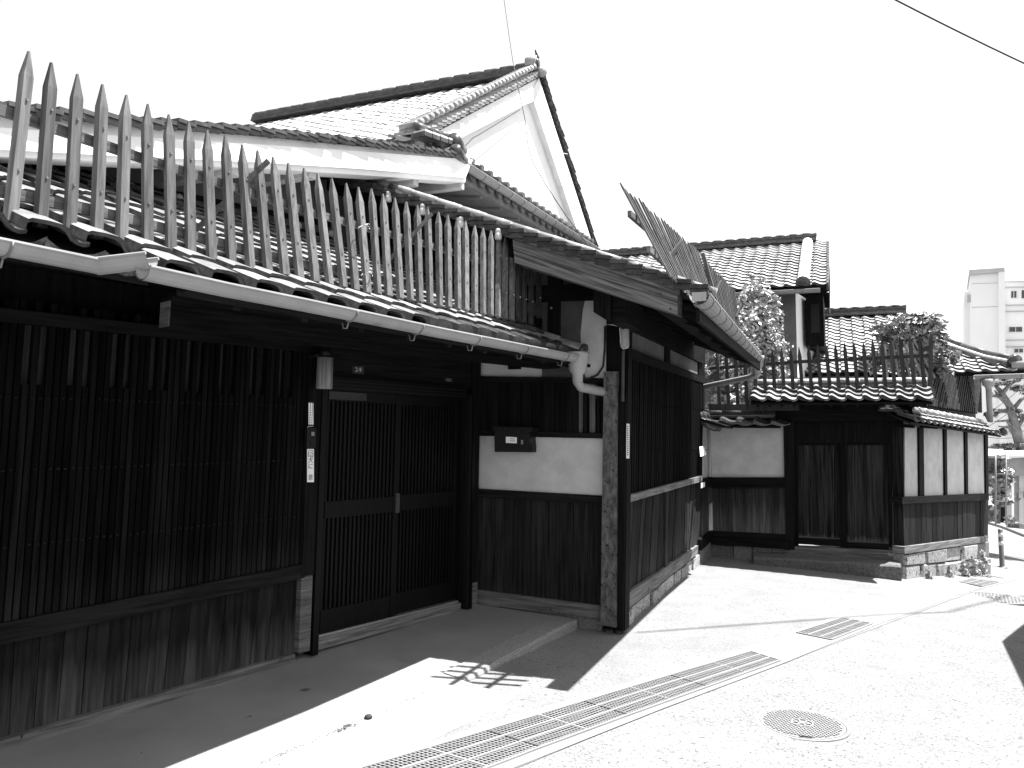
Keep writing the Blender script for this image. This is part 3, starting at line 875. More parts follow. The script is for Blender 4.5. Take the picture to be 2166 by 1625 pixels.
# verge cover tiles against the plaster
vr = Vector((-Bf.u.x, -Bf.u.y, .37)).normalized()
p0 = Bf.px(1234, 744, .09)
for i in range(6):
    a = p0 + vr * (.27 * i); b = a + vr * .285
    tube('verge_cover_tile', H, TILE, [a, b], [.072, .064], 12)
tube('verge_cover_end', H, TILE_EAVE, [p0 - vr * .015, p0 + vr * .02], [.080, .080], 14)
tube('verge_cover_end', H, TILE_EAVE, [p0 - vr * .022, p0 - vr * .010], [.035, .035], 12)
mb = MB(); mb.beam(p0 - Vector((0, 0, .07)), p0 + vr * 2.4 - Vector((0, 0, .07)), .14, .10); obj('verge_course', mb, TILE_END, H)
# --- upper tile roof of the wing (ridge runs back along the side wall)
QX = Bf.u.copy()                                  # down-slope direction, level part
dn = Vector((-Bf.u.x, -Bf.u.y, .40)).normalized() # up-slope
zt = lambda X: 2.82 + .40 * (.95 - X)
offV = 1.03
O = Bf.p(1.02, zt(1.02) - .06, .78)
deck = [Bf.p(1.0, zt(1.0) - .09, .73), Bf.p(1.0, zt(1.0) - .09, -4.1), Bf.p(-2.85, zt(-2.85) - .09, -4.1), Bf.p(-2.85, zt(-2.85) - .09, .73)]
slab_q('roof_deck', H, WOOD_H, deck, .035)
tile_field(H, O, C.u, dn, 18, 17, w_, .24, nobj=120, name='upper_roof_tile')
a_ = Bf.uv(1498, 612, offV); b_ = Bf.uv(694, 366, offV)
verge(H, Bf, offV, a_, b_, 28, depth=.30, flap=.05, t=.034, tilt=.04, material=TILE_VERGE)
for i in range(14):                               # round cover tiles a little in from the verge
    p = Bf.p(a_[0] + .02 - .27 * i, a_[1] + .40 * .27 * i + .012, offV - .27); q_ = p + dn * .28
    tube('verge_cover_tile', H, TILE, [p, q_], [.046, .042], 10)
# barge timbers
S('barge_board', H, WOOD_BARGE, Bf, [(676, 353), (1436, 607), (1436, 622), (676, 368)], .93, .985)
S('barge_beam', H, WOOD_BARGE, Bf, [(1084, 505), (1433, 620), (1433, 640), (1086, 528)], .74, .955)
S('barge_beam', H, WOOD_BARGE, Bf, [(1086, 529), (1433, 641), (1433, 665), (1089, 556)], .74, .935)
S('barge_beam', H, WOOD_H, Bf, [(676, 364), (1084, 505), (1084, 545), (676, 396)], .60, .80)
def along(o, d):                                  # give a sloping timber its own axes so that its grain runs along it
    X = d.normalized(); Y = Bf.n.copy(); Z = X.cross(Y).normalized()
    M = Matrix((X, Y, Z)).transposed().to_4x4(); M.translation = o.data.vertices[0].co
    o.data.transform(M.inverted()); o.matrix_basis = M
for o_ in [c_ for c_ in H.children if c_.name.startswith(('barge_beam', 'barge_board'))]:
    along(o_, Bf.u * 1.0 + Vector((0, 0, -.40)))
for (x, y) in ((822, 409), (894, 436), (975, 463), (1054, 488)):
    P = Bf.px(x, y, 1.02)
    lathe('insulator', H, PLASTER, P, [(.012, .02), (.024, .012), (.027, -.012), (.022, -.02), (.03, -.028), (.033, -.07), (.028, -.085)], n=14)
for i in range(7):
    yy = .5 - i * .78
    B('rafter', H, WOOD_H, Bf.p(.93, zt(.93) - .16, yy), Bf.p(-1.8, zt(-1.8) - .16, yy), .06, .07)
S('keta_end', H, WOOD_H, Bf, [(1256, 600), (1326, 630), (1324, 682), (1292, 684)], -.05, .55)
S('keta_end', H, WOOD_V, Bf, [(1255, 610), (1292, 620), (1292, 684), (1255, 660)], -.05, .60)
B('eave_board', H, WOOD_H, C.p(-1.0, zt(1.0) - .16, .985), C.p(4.05, zt(1.0) - .16, .985), .03, .14)
B('soffit_beam', H, WOOD_H, C.p(-.9, 2.83, .62), C.p(4.0, 2.83, .62), .14, .16)
# --- rain gutters
g1 = [Gt.px(302, 566, .095), Gt.px(470, 603, .097), Gt.px(640, 637, .093), Gt.px(930, 698, .096), Gt.px(1222, 755, .095)]
gut = gutter(H, g1, .056, brackets=.58)
g2 = [Gt.px(-400, 430, -.14), Gt.px(218, 556, -.14)]
gutter(H, g2, .055, brackets=.9)
gutter(H, [g2[1] + Gt.u * -.02, Gt.px(322, 541, .08)], .058, brackets=0)
# hopper and bent pipe into the porch post
hp = Gt.px(1222, 757, .095)
lathe('hopper', gut, PIPE, hp + Vector((0, 0, -.15)), [(.048, -.08), (.05, -.01), (.075, .02), (.092, .10), (.098, .165), (.108, .17), (.108, .20)], n=4 * 5)
h0 = hp + Vector((0, 0, -.2))
h2 = Bf.px(1276, 829, .045)
tube('elbow_pipe', gut, PIPE, [h0 + Vector((0, 0, .03)), h0 - Vector((0, 0, .03)), h0.lerp(h2, .12) - Vector((0, 0, .06)), h0.lerp(h2, .35) - Vector((0, 0, .045)), h2, h2 + (h2 - h0) * .4], .044, 12)
qg = [C.p(-1.2, 2.735, 1.03), C.p(3.78, 2.735, 1.03)]
qg = [atz(1478, 622, 2.755), atz(1600, 758, 2.755)]
gut2 = gutter(H, qg, .082, brackets=.42, drop=0)
dv_ = (qg[1] - qg[0]).normalized()
ep = MB(); ep.beam(qg[0] + Vector((0, 0, -.02)), qg[0] + dv_ * .012 + Vector((0, 0, -.02)), .11, .07); obj('gutter_stop', ep, PIPE, gut2)
lathe('hopper', gut2, PIPE, qg[1] + dv_ * .05 + Vector((0, 0, -.15)), [(.045, -.07), (.05, 0), (.085, .04), (.095, .13), (.105, .135), (.105, .19)], n=16)
e_ = qg[1] + dv_ * .05 + Vector((0, 0, -.19)); wl = C.px(1490, 818, .02)
tube('elbow_pipe', gut2, PIPE, [e_ + Vector((0, 0, .03)), e_ - Vector((0, 0, .05)), e_.lerp(wl, .15) - Vector((0, 0, .05)), wl, wl + (wl - e_) * .03], .044, 10)
# --- conduit on the corner
P = Bf.px(1321, 708, .10)
lathe('conduit_cover', H, PIPE, P + Vector((0, 0, -.13)), [(.035, 0), (.045, .02), (.045, .2), (.03, .235)], n=14)
tube('conduit', H, METAL_M, [P + Vector((0, 0, -.13)), Bf.px(1318, 745, .10), Bf.px(1317, 850, .08)], .016, 8)
tube('conduit', H, CABLE_L, [Bf.px(1283, 686, .06), Bf.px(1300, 688, .14), Bf.px(1311, 692, .15), Bf.px(1313, 725, .13), Bf.px(1318, 738, .14), Bf.px(1327, 736, .13), Bf.px(1328, 728, .1)], .006, 6)
tube('drop_cable', H, CABLE, [Bf.px(1280, 690, .03), Bf.px(1279, 740, .03), Bf.px(1276, 775, .035), Bf.px(1264, 793, .04), Bf.px(1245, 801, .045), Bf.px(1200, 804, .05)], .010, 6)
tube('ground_wire', H, CABLE, [C.px(1322, 1230, .05), C.px(1320, 1300, .06), C.px(1322, 1335, .07), C.px(1327, 1346, .09)], .006, 6)

# ================================================================== things fixed on the front
P = A.px(688, 755, .16)
t = thing('wall_lamp', 'grey cylinder wall lamp hanging at the top of the door post', 'lamp', P)
u, z = A.uv(688, 757, .16)
lathe('lamp_shade', t, LAMPM, A.p(u, A.uv(688, 823, .16)[1], .16), [(.062, 0), (.065, .01), (.065, z - A.uv(688, 823, .16)[1]), (.05, z - A.uv(688, 823, .16)[1] + .004)], n=20)
lathe('lamp_cap', t, METAL_D, A.p(u, z + .004, .16), [(.045, 0), (.045, .07)], n=16)
RB('mount', t, METAL_D, A, u - .1, u - .05, z + .0, z + .02, .06, .16)
S_ = S('number_plate', None, PLATE, A, [(746, 774), (770, 775), (770, 792), (746, 790)], .001, .008)
tag(S_, 'small dark number plate reading 2-9 over the sliding doors', 'number plate')
u, z = A.uv(758, 783, .008); text('lettering', S_, PALEINK, '2-9', A, u, z, .009, .055)
o = S('name_plate', None, PLATE, A, [(941, 800), (957, 801), (957, 808), (941, 807)], .001, .008); tag(o, 'tiny strip plate over the right hand sliding door', 'plate')
u, z = A.uv(949, 804, .008); text('lettering', o, PALEINK, '三二', A, u, z, .009, .03)
o = S('notice_strip', None, PAPER, A, [(653, 852), (663, 852), (663, 899), (653, 899)], .066, .069); tag(o, 'narrow grey notice strip high on the door post', 'notice')
for k in range(2):
    u, z = A.uv(658 - 2.2 + 4.4 * k, 876, .069)
    for i in range(11):
        RB('print_line', o, INK, A, u - .004, u + .004, z + .10 - i * .019, z + .111 - i * .019, .0695, .0699)
o = S('dog_sign', None, PAPER, A, [(650, 950), (664, 950), (664, 1020), (650, 1020)], .066, .070); tag(o, 'torn white beware of the dog sign on the door post', 'sign')
for ch, y in (('犬', 974), ('に', 987), ('意', 1011)):
    u, z = A.uv(657, y, .0705); text('lettering', o, INK, ch, A, u, z, .0706, .052)
for (xa, ya, xb, yb) in ((652, 953, 662.5, 954.2), (652, 955.5, 653.2, 966), (661.3, 955.5, 662.5, 966), (652, 965.5, 662.5, 966.5), (654.5, 957, 660, 958), (654.5, 960, 660, 961), (654.5, 963, 660, 964)):
    S('print_line', o, INK, A, [(xa, ya), (xb, ya), (xb, yb), (xa, yb)], .0702, .0708)
t = thing('intercom', 'black intercom box between the two paper signs on the post', 'intercom', A.px(659, 948, .066))
S('body', t, METAL_D, A, [(650, 905), (669, 906), (668, 948), (649, 948)], .066, .095)
S('speaker_plate', t, METAL_G, A, [(659, 914), (665, 914), (665, 922), (659, 922)], .094, .098)
S('button', t, METAL_D, A, [(658, 931), (665, 931), (665, 941), (658, 941)], .094, .100)
tube('wire', t, CABLE_L, [A.px(650, 905, .08), A.px(653, 902, .08), A.px(663, 902, .08)], .003, 5)
# letterbox
t = thing('letterbox', 'black metal letterbox fixed on the white plaster of the porch', 'letterbox', Bf.px(1084, 957, .05))
S('body', t, METAL_D, Bf, [(1046, 909), (1120, 912), (1122, 957), (1046, 956)], .006, .17)
S('lid', t, METAL_D, Bf, [(1042, 902), (1126, 905), (1125, 914), (1042, 911)], .0, .20)
S('name_card', t, PAPER, Bf, [(1070, 924), (1093, 925), (1093, 938), (1070, 937)], .171, .174)
for k in range(2):
    S('print_line', t, INK, Bf, [(1078, 928 + k * 4), (1089, 928.4 + k * 4), (1089, 929.4 + k * 4), (1078, 929 + k * 4)], .1742, .1746)
S('lock', t, METAL_G, Bf, [(1102, 931), (1106, 931), (1106, 940), (1102, 940)], .171, .178)
for k in range(4):
    x = 1053 + k * 14
    S('slot', t, INK, Bf, [(x, 945), (x + 10, 945.4), (x + 10, 949.6), (x, 949)], .171, .1725)
S('side_latch', t, METAL_D, Bf, [(1122, 942), (1126, 942), (1126, 953), (1122, 953)], .05, .16)
o = S('notice_strip', None, PAPER, Bf, [(1325, 896), (1331.5, 897), (1331, 970), (1324.5, 970)], .0305, .034); tag(o, 'tall narrow white notice strip beside the side wall lattice', 'notice')
for i in range(14):
    y = 901 + i * 4.6
    S('print_line', o, INK, Bf, [(1327, y), (1329.4, y), (1329.2, y + 2.6), (1326.8, y + 2.6)], .0342, .0346)
mb = MB(); q = [C.px(1480, 945, .07), C.px(1489, 944, .11), C.px(1494, 962, .16), C.px(1482, 966, .10)]
mb.hexa([p - C.n * .003 for p in q], q); tag(obj('paper_flyer', mb, PAPER), 'white paper flyer curling from the far corner of the side wall', 'flyer')
o = S('small_plate', None, PAPER, C, [(1483, 1022), (1491, 1020), (1491, 1030), (1483, 1033)], .09, .095); tag(o, 'small pale plate low on the far corner below the flyer', 'plate')

# ================================================================== picket fence on the lower roof
FOFF = -.30
z1 = lambda x, y: (x / 2.9014, 80 + y / 2.9014)
z2 = lambda x, y: (500 + x / 2.5388, 80 + y / 2.5388)
tops = [z1(*p) for p in [(178, 85), (318, 155), (478, 225), (630, 288), (772, 350), (903, 407), (1035, 472), (1158, 515), (1268, 567), (1382, 603)]] + \
       [z2(*p) for p in [(28, 575), (112, 605), (197, 640), (278, 672), (362, 700), (433, 728), (510, 755), (590, 782), (655, 803), (725, 812), (787, 840), (850, 860), (912, 880), (970, 898), (1027, 910), (1085, 935), (1135, 952), (1187, 968), (1230, 985), (1280, 1008), (1325, 1020), (1368, 1035), (1410, 1045), (1445, 1065), (1485, 1082), (1512, 1105), (1545, 1125), (1585, 1150), (1625, 1175)]]
bots = [z1(*p) for p in [(60, 1130), (245, 1165), (425, 1200), (590, 1232), (745, 1262), (905, 1285), (1050, 1318), (1170, 1342), (1300, 1370), (1420, 1395)]] + \
       [z2(*p) for p in [(75, 1240), (170, 1258), (262, 1275), (340, 1292), (425, 1312), (500, 1325), (575, 1342), (640, 1357), (705, 1372), (760, 1378), (818, 1388), (880, 1400), (935, 1410), (985, 1420), (1040, 1430), (1092, 1442), (1140, 1448), (1190, 1458), (1232, 1465), (1280, 1475), (1325, 1485), (1365, 1492), (1405, 1500), (1440, 1510), (1478, 1518), (1515, 1525), (1547, 1532), (1582, 1540), (1622, 1500)]]
F1 = thing('picket_fence', 'weathered grey picket fence with pointed tops standing on the lower tile roof', 'fence', Gt.px(600, 600, FOFF))
lean = lambda i: -.02 - .16 * min(1, max(0, (i - 2) / 14))
bp_, tp_ = [], []
for i, (tt, bb) in enumerate(zip(tops, bots)):
    b_ = Gt.px(*bb, FOFF); t_ = Gt.px(*tt, FOFF + lean(i))
    bp_.append(b_); tp_.append(t_)
    d = (t_ - b_); L = d.length; d.normalize()
    sd = Gt.u - d * Gt.u.dot(d); sd.normalize(); fw = d.cross(sd); 
    if fw.dot(Gt.n) < 0: fw = -fw
    mb = MB(); wd, th = .047, .036
    tpz = .12
    tw = random.uniform(-.2, .2)
    c_, s_ = math.cos(tw), math.sin(tw)
    sd, fw = sd * c_ + fw * s_, fw * c_ - sd * s_
    q = lambda p, a, b: [p - sd * a / 2 - fw * b / 2, p + sd * a / 2 - fw * b / 2, p + sd * a / 2 + fw * b / 2, p - sd * a / 2 + fw * b / 2]
    m_ = b_ + d * (L - tpz)
    mb.hexa(q(b_, wd, th), q(m_, wd, th))
    tip = t_ + sd * random.uniform(-.004, .004)
    mb.hexa(q(m_, wd, th), q(tip, .007, .012))
    # shallow groove strip where it is screwed on
    obj('picket', mb, WOOD_GREY if i < 35 else WOOD_FEN, F1)  # last pickets get darker wood: shade of the barge painted in
    for f in (.30, .72):
        mbs = MB(); mbs.box(b_ + d * (L * f * .98) + fw * (th / 2 + .002), .010, .010, .010)
        obj('screw', mbs, METAL_G, F1)
def fence_rail(px_, off, name='rail', w=.022, h=.05):
    P = [Gt.px(x, y, o) for (x, y), o in zip(px_, off)]
    for a, b in zip(P[:-1], P[1:]): B(name, F1, WOOD_RAIL, a, b, w, h)
P_ = lambda f, i: bp_[i].lerp(tp_[i], f)
for (pl, fr) in (([(-120, 192), (300, 335), (655, 449), (902, 517), (1110, 580)], 1), ([(-120, 380), (241, 456), (655, 562), (839, 596), (1110, 652)], .3)):
    of = [FOFF - .034 + lean(k) * (.72 if fr == 1 else .3) for k in (0, 5, 14, 22, 36)]
    fence_rail(pl, of)
for (a, b) in (((413, 488), (568, 340)), ((805, 570), (914, 452))):
    B('brace', F1, WOOD_GREY, Gt.px(*a, FOFF - .30), Gt.px(*b, FOFF - .0 + .02), .035, .022)
for (x, y) in ((770, 480), (776, 580)):
    c = Gt.px(x, y, FOFF + .0)
    tube('tie_wire', F1, METAL_G, [c + Gt.u * math.cos(k) * .045 + Vector((0, 0, 1)) * math.sin(k * 1.4) * .02 + Gt.n * math.sin(k) * .035 for k in [j * .5 for j in range(16)]], .003, 4)

# ================================================================== main house behind (white gables)
MH = thing('main_house', 'tall house behind with white plastered gables and tiled ridge', 'house', Bf.p(-7, 0, -6))
def poly(name, parent, material, F, uvs, o0, o1, **k):
    n = len(uvs); mb = MB()
    mb.add([F.p(u, z, o1) for u, z in uvs] + [F.p(u, z, o0) for u, z in uvs], [tuple(range(n)), tuple(range(2 * n - 1, n - 1, -1))] + [(i, i + n, (i + 1) % n + n, (i + 1) % n) for i in range(n)])
    return obj(name, mb, material, parent, **k)
def band(name, pt, pb__, F, o0, o1, material, parent, **k):
    mb = MB()
    T_ = [F.uv(x, y, o1) for x, y in pt]; Bt = [F.uv(x, y, o1) for x, y in pb__]
    for i in range(len(pt) - 1):
        q = [T_[i], T_[i + 1], Bt[i + 1], Bt[i]]
        mb.hexa([F.p(u, z, o0) for u, z in q], [F.p(u, z, o1) for u, z in q])
    return obj(name, mb, material, parent, **k)
# wall rising behind the lower roof, and the verge of the roof above it (both parallel to the wing's side wall)
BR = Fr(Bf.p(-2.0, 0, 0), 23)
mb = MB(); wq = [(-9, 2.0), (9.5, 2.0), (9.5, 4.85), (.6, 4.85), (-9, 2.0)]
zb = lambda u: BR.uv(540, 356)[1] + (u - BR.uv(540, 356)[0]) * .27
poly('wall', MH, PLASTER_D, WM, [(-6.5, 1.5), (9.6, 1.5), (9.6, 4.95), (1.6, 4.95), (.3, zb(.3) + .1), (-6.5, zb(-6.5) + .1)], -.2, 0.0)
S('ledger_board', MH, WOOD_H, WM, [(60, 340), (700, 470), (700, 484), (60, 352)], 0, .03)
S('ledger_board', MH, PLASTER_G, WM, [(60, 352), (700, 482), (700, 508), (60, 370)], 0, .045)
S('flashing_board', MH, WOOD_H, WM, [(60, 362), (700, 497), (700, 512), (60, 376)], 0, .09)
for x in (180, 262, 363, 452, 540, 618, 690):
    P = WM.px(x, 366 + (x - 103) * .226 - 3, .05); tube('batten_end', MH, PLASTER, [P, P + WM.n * .09], .035, 10)
band('barge_plaster', [(-260, 212), (0, 238), (250, 266), (540, 288), (760, 310), (965, 326)], [(-260, 238), (0, 270), (250, 287), (540, 305), (760, 320), (985, 336)], BR, -.25, -.03, WHITE, MH)
band('barge_board', [(-260, 238), (0, 270), (250, 287), (540, 305), (760, 320), (1000, 338)], [(-260, 304), (0, 316), (250, 330), (540, 343), (760, 357), (985, 376)], BR, -.25, .02, WHITE, MH)
band('barge_moulding', [(-260, 304), (0, 316), (250, 330), (540, 343), (760, 357), (985, 376)], [(-260, 320), (0, 331), (250, 343), (540, 356), (760, 370), (984, 386)], BR, -.25, -.01, WHITE, MH)
TRp = [(-260, 192), (0, 225), (250, 253), (540, 275), (760, 299), (965, 325)]
TR = [BR.uv(x, y) for x, y in TRp]
for i in range(5):
    L_ = math.hypot(TR[i + 1][0] - TR[i][0], TR[i + 1][1] - TR[i][1])
    verge(MH, BR, .07, TR[i], TR[i + 1], max(2, round(L_ / .14)), depth=.30, flap=.03, t=.026, tilt=.026, material=TILE_END)
eR = BR.uv(965, 330)
zR = lambda u: TR[2][1] + (u - TR[2][0]) * (TR[5][1] - TR[2][1]) / (TR[5][0] - TR[2][0]) - .05
slab_q('roof_deck', MH, TILE_END, [BR.p(-5.6, zR(-5.6), -.22), BR.p(.6, zR(.6), -.22), BR.p(.6, zR(.6), -7), BR.p(-5.6, zR(-5.6), -7)], .10)
sR = (zR(.5) - zR(-5.5)) / 6.0
tile_field(MH, BR.p(-5.6, zR(-5.6) - .02, -.25 - 24 * .265), BR.n, (BR.u + Vector((0, 0, sR))).normalized(), 24, 28, .265, .225, t=.015, nobj=60, lift=.0)
for x, y in ((500, 352), (662, 360), (880, 378), (978, 386)):
    P = BR.px(x, y + 5, -.05); B('eave_purlin', MH, PLASTER, P, P - BR.n * .85, .10, .10)
# lattice window under the eave at the right
S('window_lattice', MH, WOOD_V, WM, [(934, 394), (1068, 400), (1068, 480), (934, 450)], .0, .03)
lq = pxq(WM, [(936, 396), (1066, 402), (1066, 480), (936, 452)], .06)
series('lattice_bar', MH, WOOD_V, WM, lq, 15, .5, .03, .06)
S('window_post', MH, PLASTER_D, WM, [(925, 380), (935, 380), (935, 450), (925, 450)], 0, .05)
# pent roof along the gable side: gutter, hanging under-tiles, round tile ends
gR = [BR.px(966, 337, .02), BR.px(1263, 528, .02)]
zg = (gR[0].z + gR[1].z) / 2
gR = [atz(966, 337, 4.84), atz(1263, 528, 4.98)]
gutR = gutter(MH, gR, .062, brackets=.42, drop=0)
dR = (gR[1] - gR[0]).normalized(); LR = (gR[1] - gR[0]).length
pv = (-BR.n + Vector((0, 0, .40))).normalized()
n_t = int(LR / .265)
for i in range(n_t):
    p = gR[0] + dR * (.10 + i * .265) + Vector((0, 0, .05))
    tube('eave_tile', MH, TILE_EAVE, [p + BR.n * .02, p + pv * .34], [.070, .066], 9)
    mb = MB(); q = gR[0] + dR * (.23 + i * .265) - Vector((0, 0, .0)) - BR.n * .03
    vs = [];
    for k in range(9):
        an = math.pi * k / 8
        vs.append(q + dR * math.cos(an) * .105 - Vector((0, 0, 1)) * (math.sin(an) * .10 + .03))
    vs2 = [v - BR.n * .02 for v in vs]
    mb.add(vs + vs2, [tuple(range(9)), tuple(range(17, 8, -1))] + [(k, k + 9, k + 10, k + 1) for k in range(8)])
    obj('under_tile', mb, TILE_END, MH)
slab_q('pent_deck', MH, TILE_END, [gR[0] - BR.n * .02, gR[1] - BR.n * .02, gR[1] + pv * 1.05, gR[0] + pv * 1.05], .05)
B('eave_board', MH, PLASTER_D, gR[0] - BR.n * .10 - Vector((0, 0, .12)), gR[1] - BR.n * .10 - Vector((0, 0, .12)), .05, .12)
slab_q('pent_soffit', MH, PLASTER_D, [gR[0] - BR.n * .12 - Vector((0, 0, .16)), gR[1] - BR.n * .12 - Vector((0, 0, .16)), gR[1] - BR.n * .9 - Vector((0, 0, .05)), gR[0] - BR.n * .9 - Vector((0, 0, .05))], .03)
for k in range(9):
    p = gR[0] + dR * (.3 + k * .62) - BR.n * .12 - Vector((0, 0, .19)); B('rafter', MH, PLASTER_D, p, p - BR.n * .8 + Vector((0, 0, .10)), .05, .07)
# corner ridge with round end tiles
c1 = BR.px(960, 300, -.05); c2 = BR.px(963, 322, .02)
for c, r_ in ((c1, .085), (c2, .075)):
    tube('ridge_end_tile', MH, TILE_EAVE, [c + BR.n * .03 - BR.u * .06, c + BR.u * .3 - BR.n * .05], [r_, r_ * .9], 14)
for k in range(4):
    a = BR.px(950 - 17 * k, 292 - 6 * k, -.12); b = BR.px(935 - 17 * k, 286 - 6 * k, -.14)
    tube('corner_cover_tile', MH, TILE_END, [a, b + (b - a) * .3], [.05, .045], 10)
    B('corner_course', MH, TILE_END, a - Vector((0, 0, .09)), b - Vector((0, 0, .09)), .2, .05)
    B('corner_mortar', MH, MORTAR, a - Vector((0, 0, .055)) + BR.n * .02, b - Vector((0, 0, .055)) + BR.n * .02, .16, .02)
for k in range(2):
    a = BR.px(905 + 20 * k, 300 + 2 * k, -.2); tube('corner_end_tile', MH, TILE_EAVE, [a, a + BR.u * .2 - BR.n * .1], [.05, .05], 10)
# upper gable
T = Fr(Bf.p(-2.75, 0, 0), 23)
ap = T.px(1141, 162)
uvp = lambda F, *ps: [F.uv(x, y) for x, y in ps]
poly('gable_wall', MH, GABLE, T, uvp(T, (1135, 186), (945, 300), (975, 360), (1262, 560), (1250, 520)), -.9, -.12)
def tband(name, ps, o0, o1, material, **k): return poly(name, MH, material, T, [T.uv(x, y, o1) for x, y in ps], o0, o1, **k)
tband('barge_board', [(1140, 165), (905, 290), (925, 318), (1110, 222)], -.26, -.02, WHITE)
tband('barge_board', [(1140, 165), (1110, 222), (1129, 214), (1232, 520), (1257, 528)], -.28, -.0, WHITE)
for (x, y) in ((1153, 300), (1188, 395)):
    P = T.px(x, y, -.25); B('gable_purlin', MH, WHITE, P, P - T.n * .4, .13, .12)
vu = [T.uv(*p) for p in ((884, 284), (1146, 150), (1262, 524))]
Lv = math.hypot(vu[1][0] - vu[0][0], vu[1][1] - vu[0][1])
nv = round(Lv / .16)
verge(MH, T, .05, vu[0], vu[1], nv, depth=.5, flap=.05, t=.03, tilt=.04, material=TILE)
for i in range(nv):                               # second row of round verge tiles
    u_, z_ = lerp(vu[0], vu[1], (i + .3) / nv)
    tube('verge_cover_tile', MH, TILE, [T.p(u_ + .04, z_ + .13, -.30), T.p(u_ - .04, z_ + .11, -.02)], [.045, .045], 8)
verge(MH, T, .04, vu[2], vu[1], 30, depth=.4, flap=.05, t=.03, tilt=.03, name='far_verge_tile')
ra = T.px(1128, 150, -.1)
Rd = Fr(ra, 113)
r0 = Rd.px(1126, 158); r1 = Rd.px(540, 262)
ridge(MH, r1, r0, layers=4, w=.30, h=.044, cap=.06, mortar=True, seg=.3)
c = r0 + Bf.u * .10 + Vector((0, 0, .20))
tube('ridge_end_tile', MH, TILE, [c - Bf.u * .2, c], [.13, .13], 16)
tube('ridge_end_emblem', MH, TILE_EAVE, [c, c + Bf.u * .02], [.075, .075], 14)
mb = MB(); mb.beam(c + Vector((0, 0, .10)), c + Vector((0, 0, .25)) + Bf.u * -.05, .08, .05, Bf.u, .02, .02); obj('ridge_end_horn', mb, TILE_END, MH)
tube('verge_end_tile', MH, TILE, [T.px(1147, 154, -.1), T.px(1147, 154, .12)], [.08, .08], 12)
# near slope of the upper roof
lowe = T.px(884, 292)
dsl = lowe - ap
ups = -dsl.normalized()
L_ = dsl.length
nT = int((r0 - r1).length / .265) + 1
slab_q('roof_deck', MH, TILE_END, [lowe - Bf.u * (nT * .265), lowe - Bf.u * .05, lowe - Bf.u * .05 + ups * L_, lowe - Bf.u * (nT * .265) + ups * L_], .05)
tile_field(MH, lowe - Bf.u * (nT * .265 + .05), Bf.u, ups, nT, int(L_ / .25) + 1, .265, .25, t=.010, nobj=120, name='roof_tile', lift=.02, mfield=TILE_PALE, meave=TILE_PALE)
fe = T.px(1256, 526)
slab_q('roof_deck', MH, TILE_END, [fe - Bf.u * .05, fe - Bf.u * 7, ap - Bf.u * 7, ap - Bf.u * .05], .05)

# ================================================================== tilted slat screen over the wing's far side
scr = thing('slat_screen', 'tall screen of thin upright slats leaning over the eave of the wing roof', 'screen', C.p(.5, 2.9, .8))
def qtop(x, y, X): return Fr(Bf.p(X, 0, 0), 23).px(x, y)
def screen(par, F, tl, tr, br, bl, n, off_t, off_b, wd=.026, th=.02, material=WOOD_GREY):
    tl, tr = F.uv(*tl, off_t), F.uv(*tr, off_t); br, bl = F.uv(*br, off_b), F.uv(*bl, off_b)
    for i in range(n):
        a, b = lerp(tl, tr, (i + .0) / (n - 1)), lerp(bl, br, (i + .0) / (n - 1))
        B('slat', par, material, F.p(b[0], b[1], off_b), F.p(a[0], a[1] + random.uniform(-.03, .03), off_t + random.uniform(-.006, .006)), th, wd, F.u)
    return tl, tr, br, bl
def eave_screen(tops, n, X0, X1):
    P = []
    for i in range(n):
        t = i / (n - 1) * (len(tops) - 1); k = min(int(t), len(tops) - 2); f = t - k
        x = tops[k][0] + (tops[k + 1][0] - tops[k][0]) * f; y = tops[k][1] + (tops[k + 1][1] - tops[k][1]) * f
        X = X0 + (X1 - X0) * i / (n - 1)
        P.append(qtop(x, y, X))
    us_ = [C.loc(p)[0] for p in P]
    L_ = []
    for i in range(n):                     # even spacing along the eave
        u_ = us_[0] + (us_[-1] - us_[0]) * i / (n - 1)
        k = max(j for j in range(n) if us_[j] <= u_ + 1e-6); k = min(k, n - 2)
        f = (u_ - us_[k]) / (us_[k + 1] - us_[k])
        T_ = P[k].lerp(P[k + 1], f); Bt = C.p(u_ + .04, zt(.82) + .03, .82)
        T_ = T_ + Vector((0, 0, random.uniform(-.015, .015)))
        d = (T_ - Bt).normalized()
        mb = MB(); mb.beam(Bt, T_ - d * .05, .017, .040, C.u); mb.beam(T_ - d * .05, T_, .017, .040, C.u, .010, .03)
        obj('slat', mb, WOOD_GREY, scr)
        L_.append((Bt, T_))
    for f in (.25, .62):
        a = L_[0][0].lerp(L_[0][1], f); b = L_[-1][0].lerp(L_[-1][1], f)
        e_ = (b - a).normalized()
        B('rail', scr, WOOD_RAIL, a - e_ * .16 - C.n * .035, b - C.n * .035, .03, .05)
    return L_
L1 = eave_screen([(1312, 388), (1353, 424), (1401, 466), (1438, 498), (1475, 530)], 24, .42, .56)
L2 = eave_screen([(1488, 545), (1520, 578), (1553, 612)], 16, .62, .74)
B('side_post', scr, WOOD_GREY, L2[0][0] - C.u * .06, L2[0][1] - C.u * .06 + Vector((0, 0, .03)), .045, .05, C.u)
for (i, L__) in ((8, L1), (1, L2), (14, L2)):
    m_ = L__[i][0].lerp(L__[i][1], .55); B('brace', scr, WOOD_FEN, m_ - C.u * .25 + C.n * .03 - Vector((0, 0, .12)), m_ + C.u * .35 + C.n * .03 + Vector((0, 0, .16)), .02, .035)

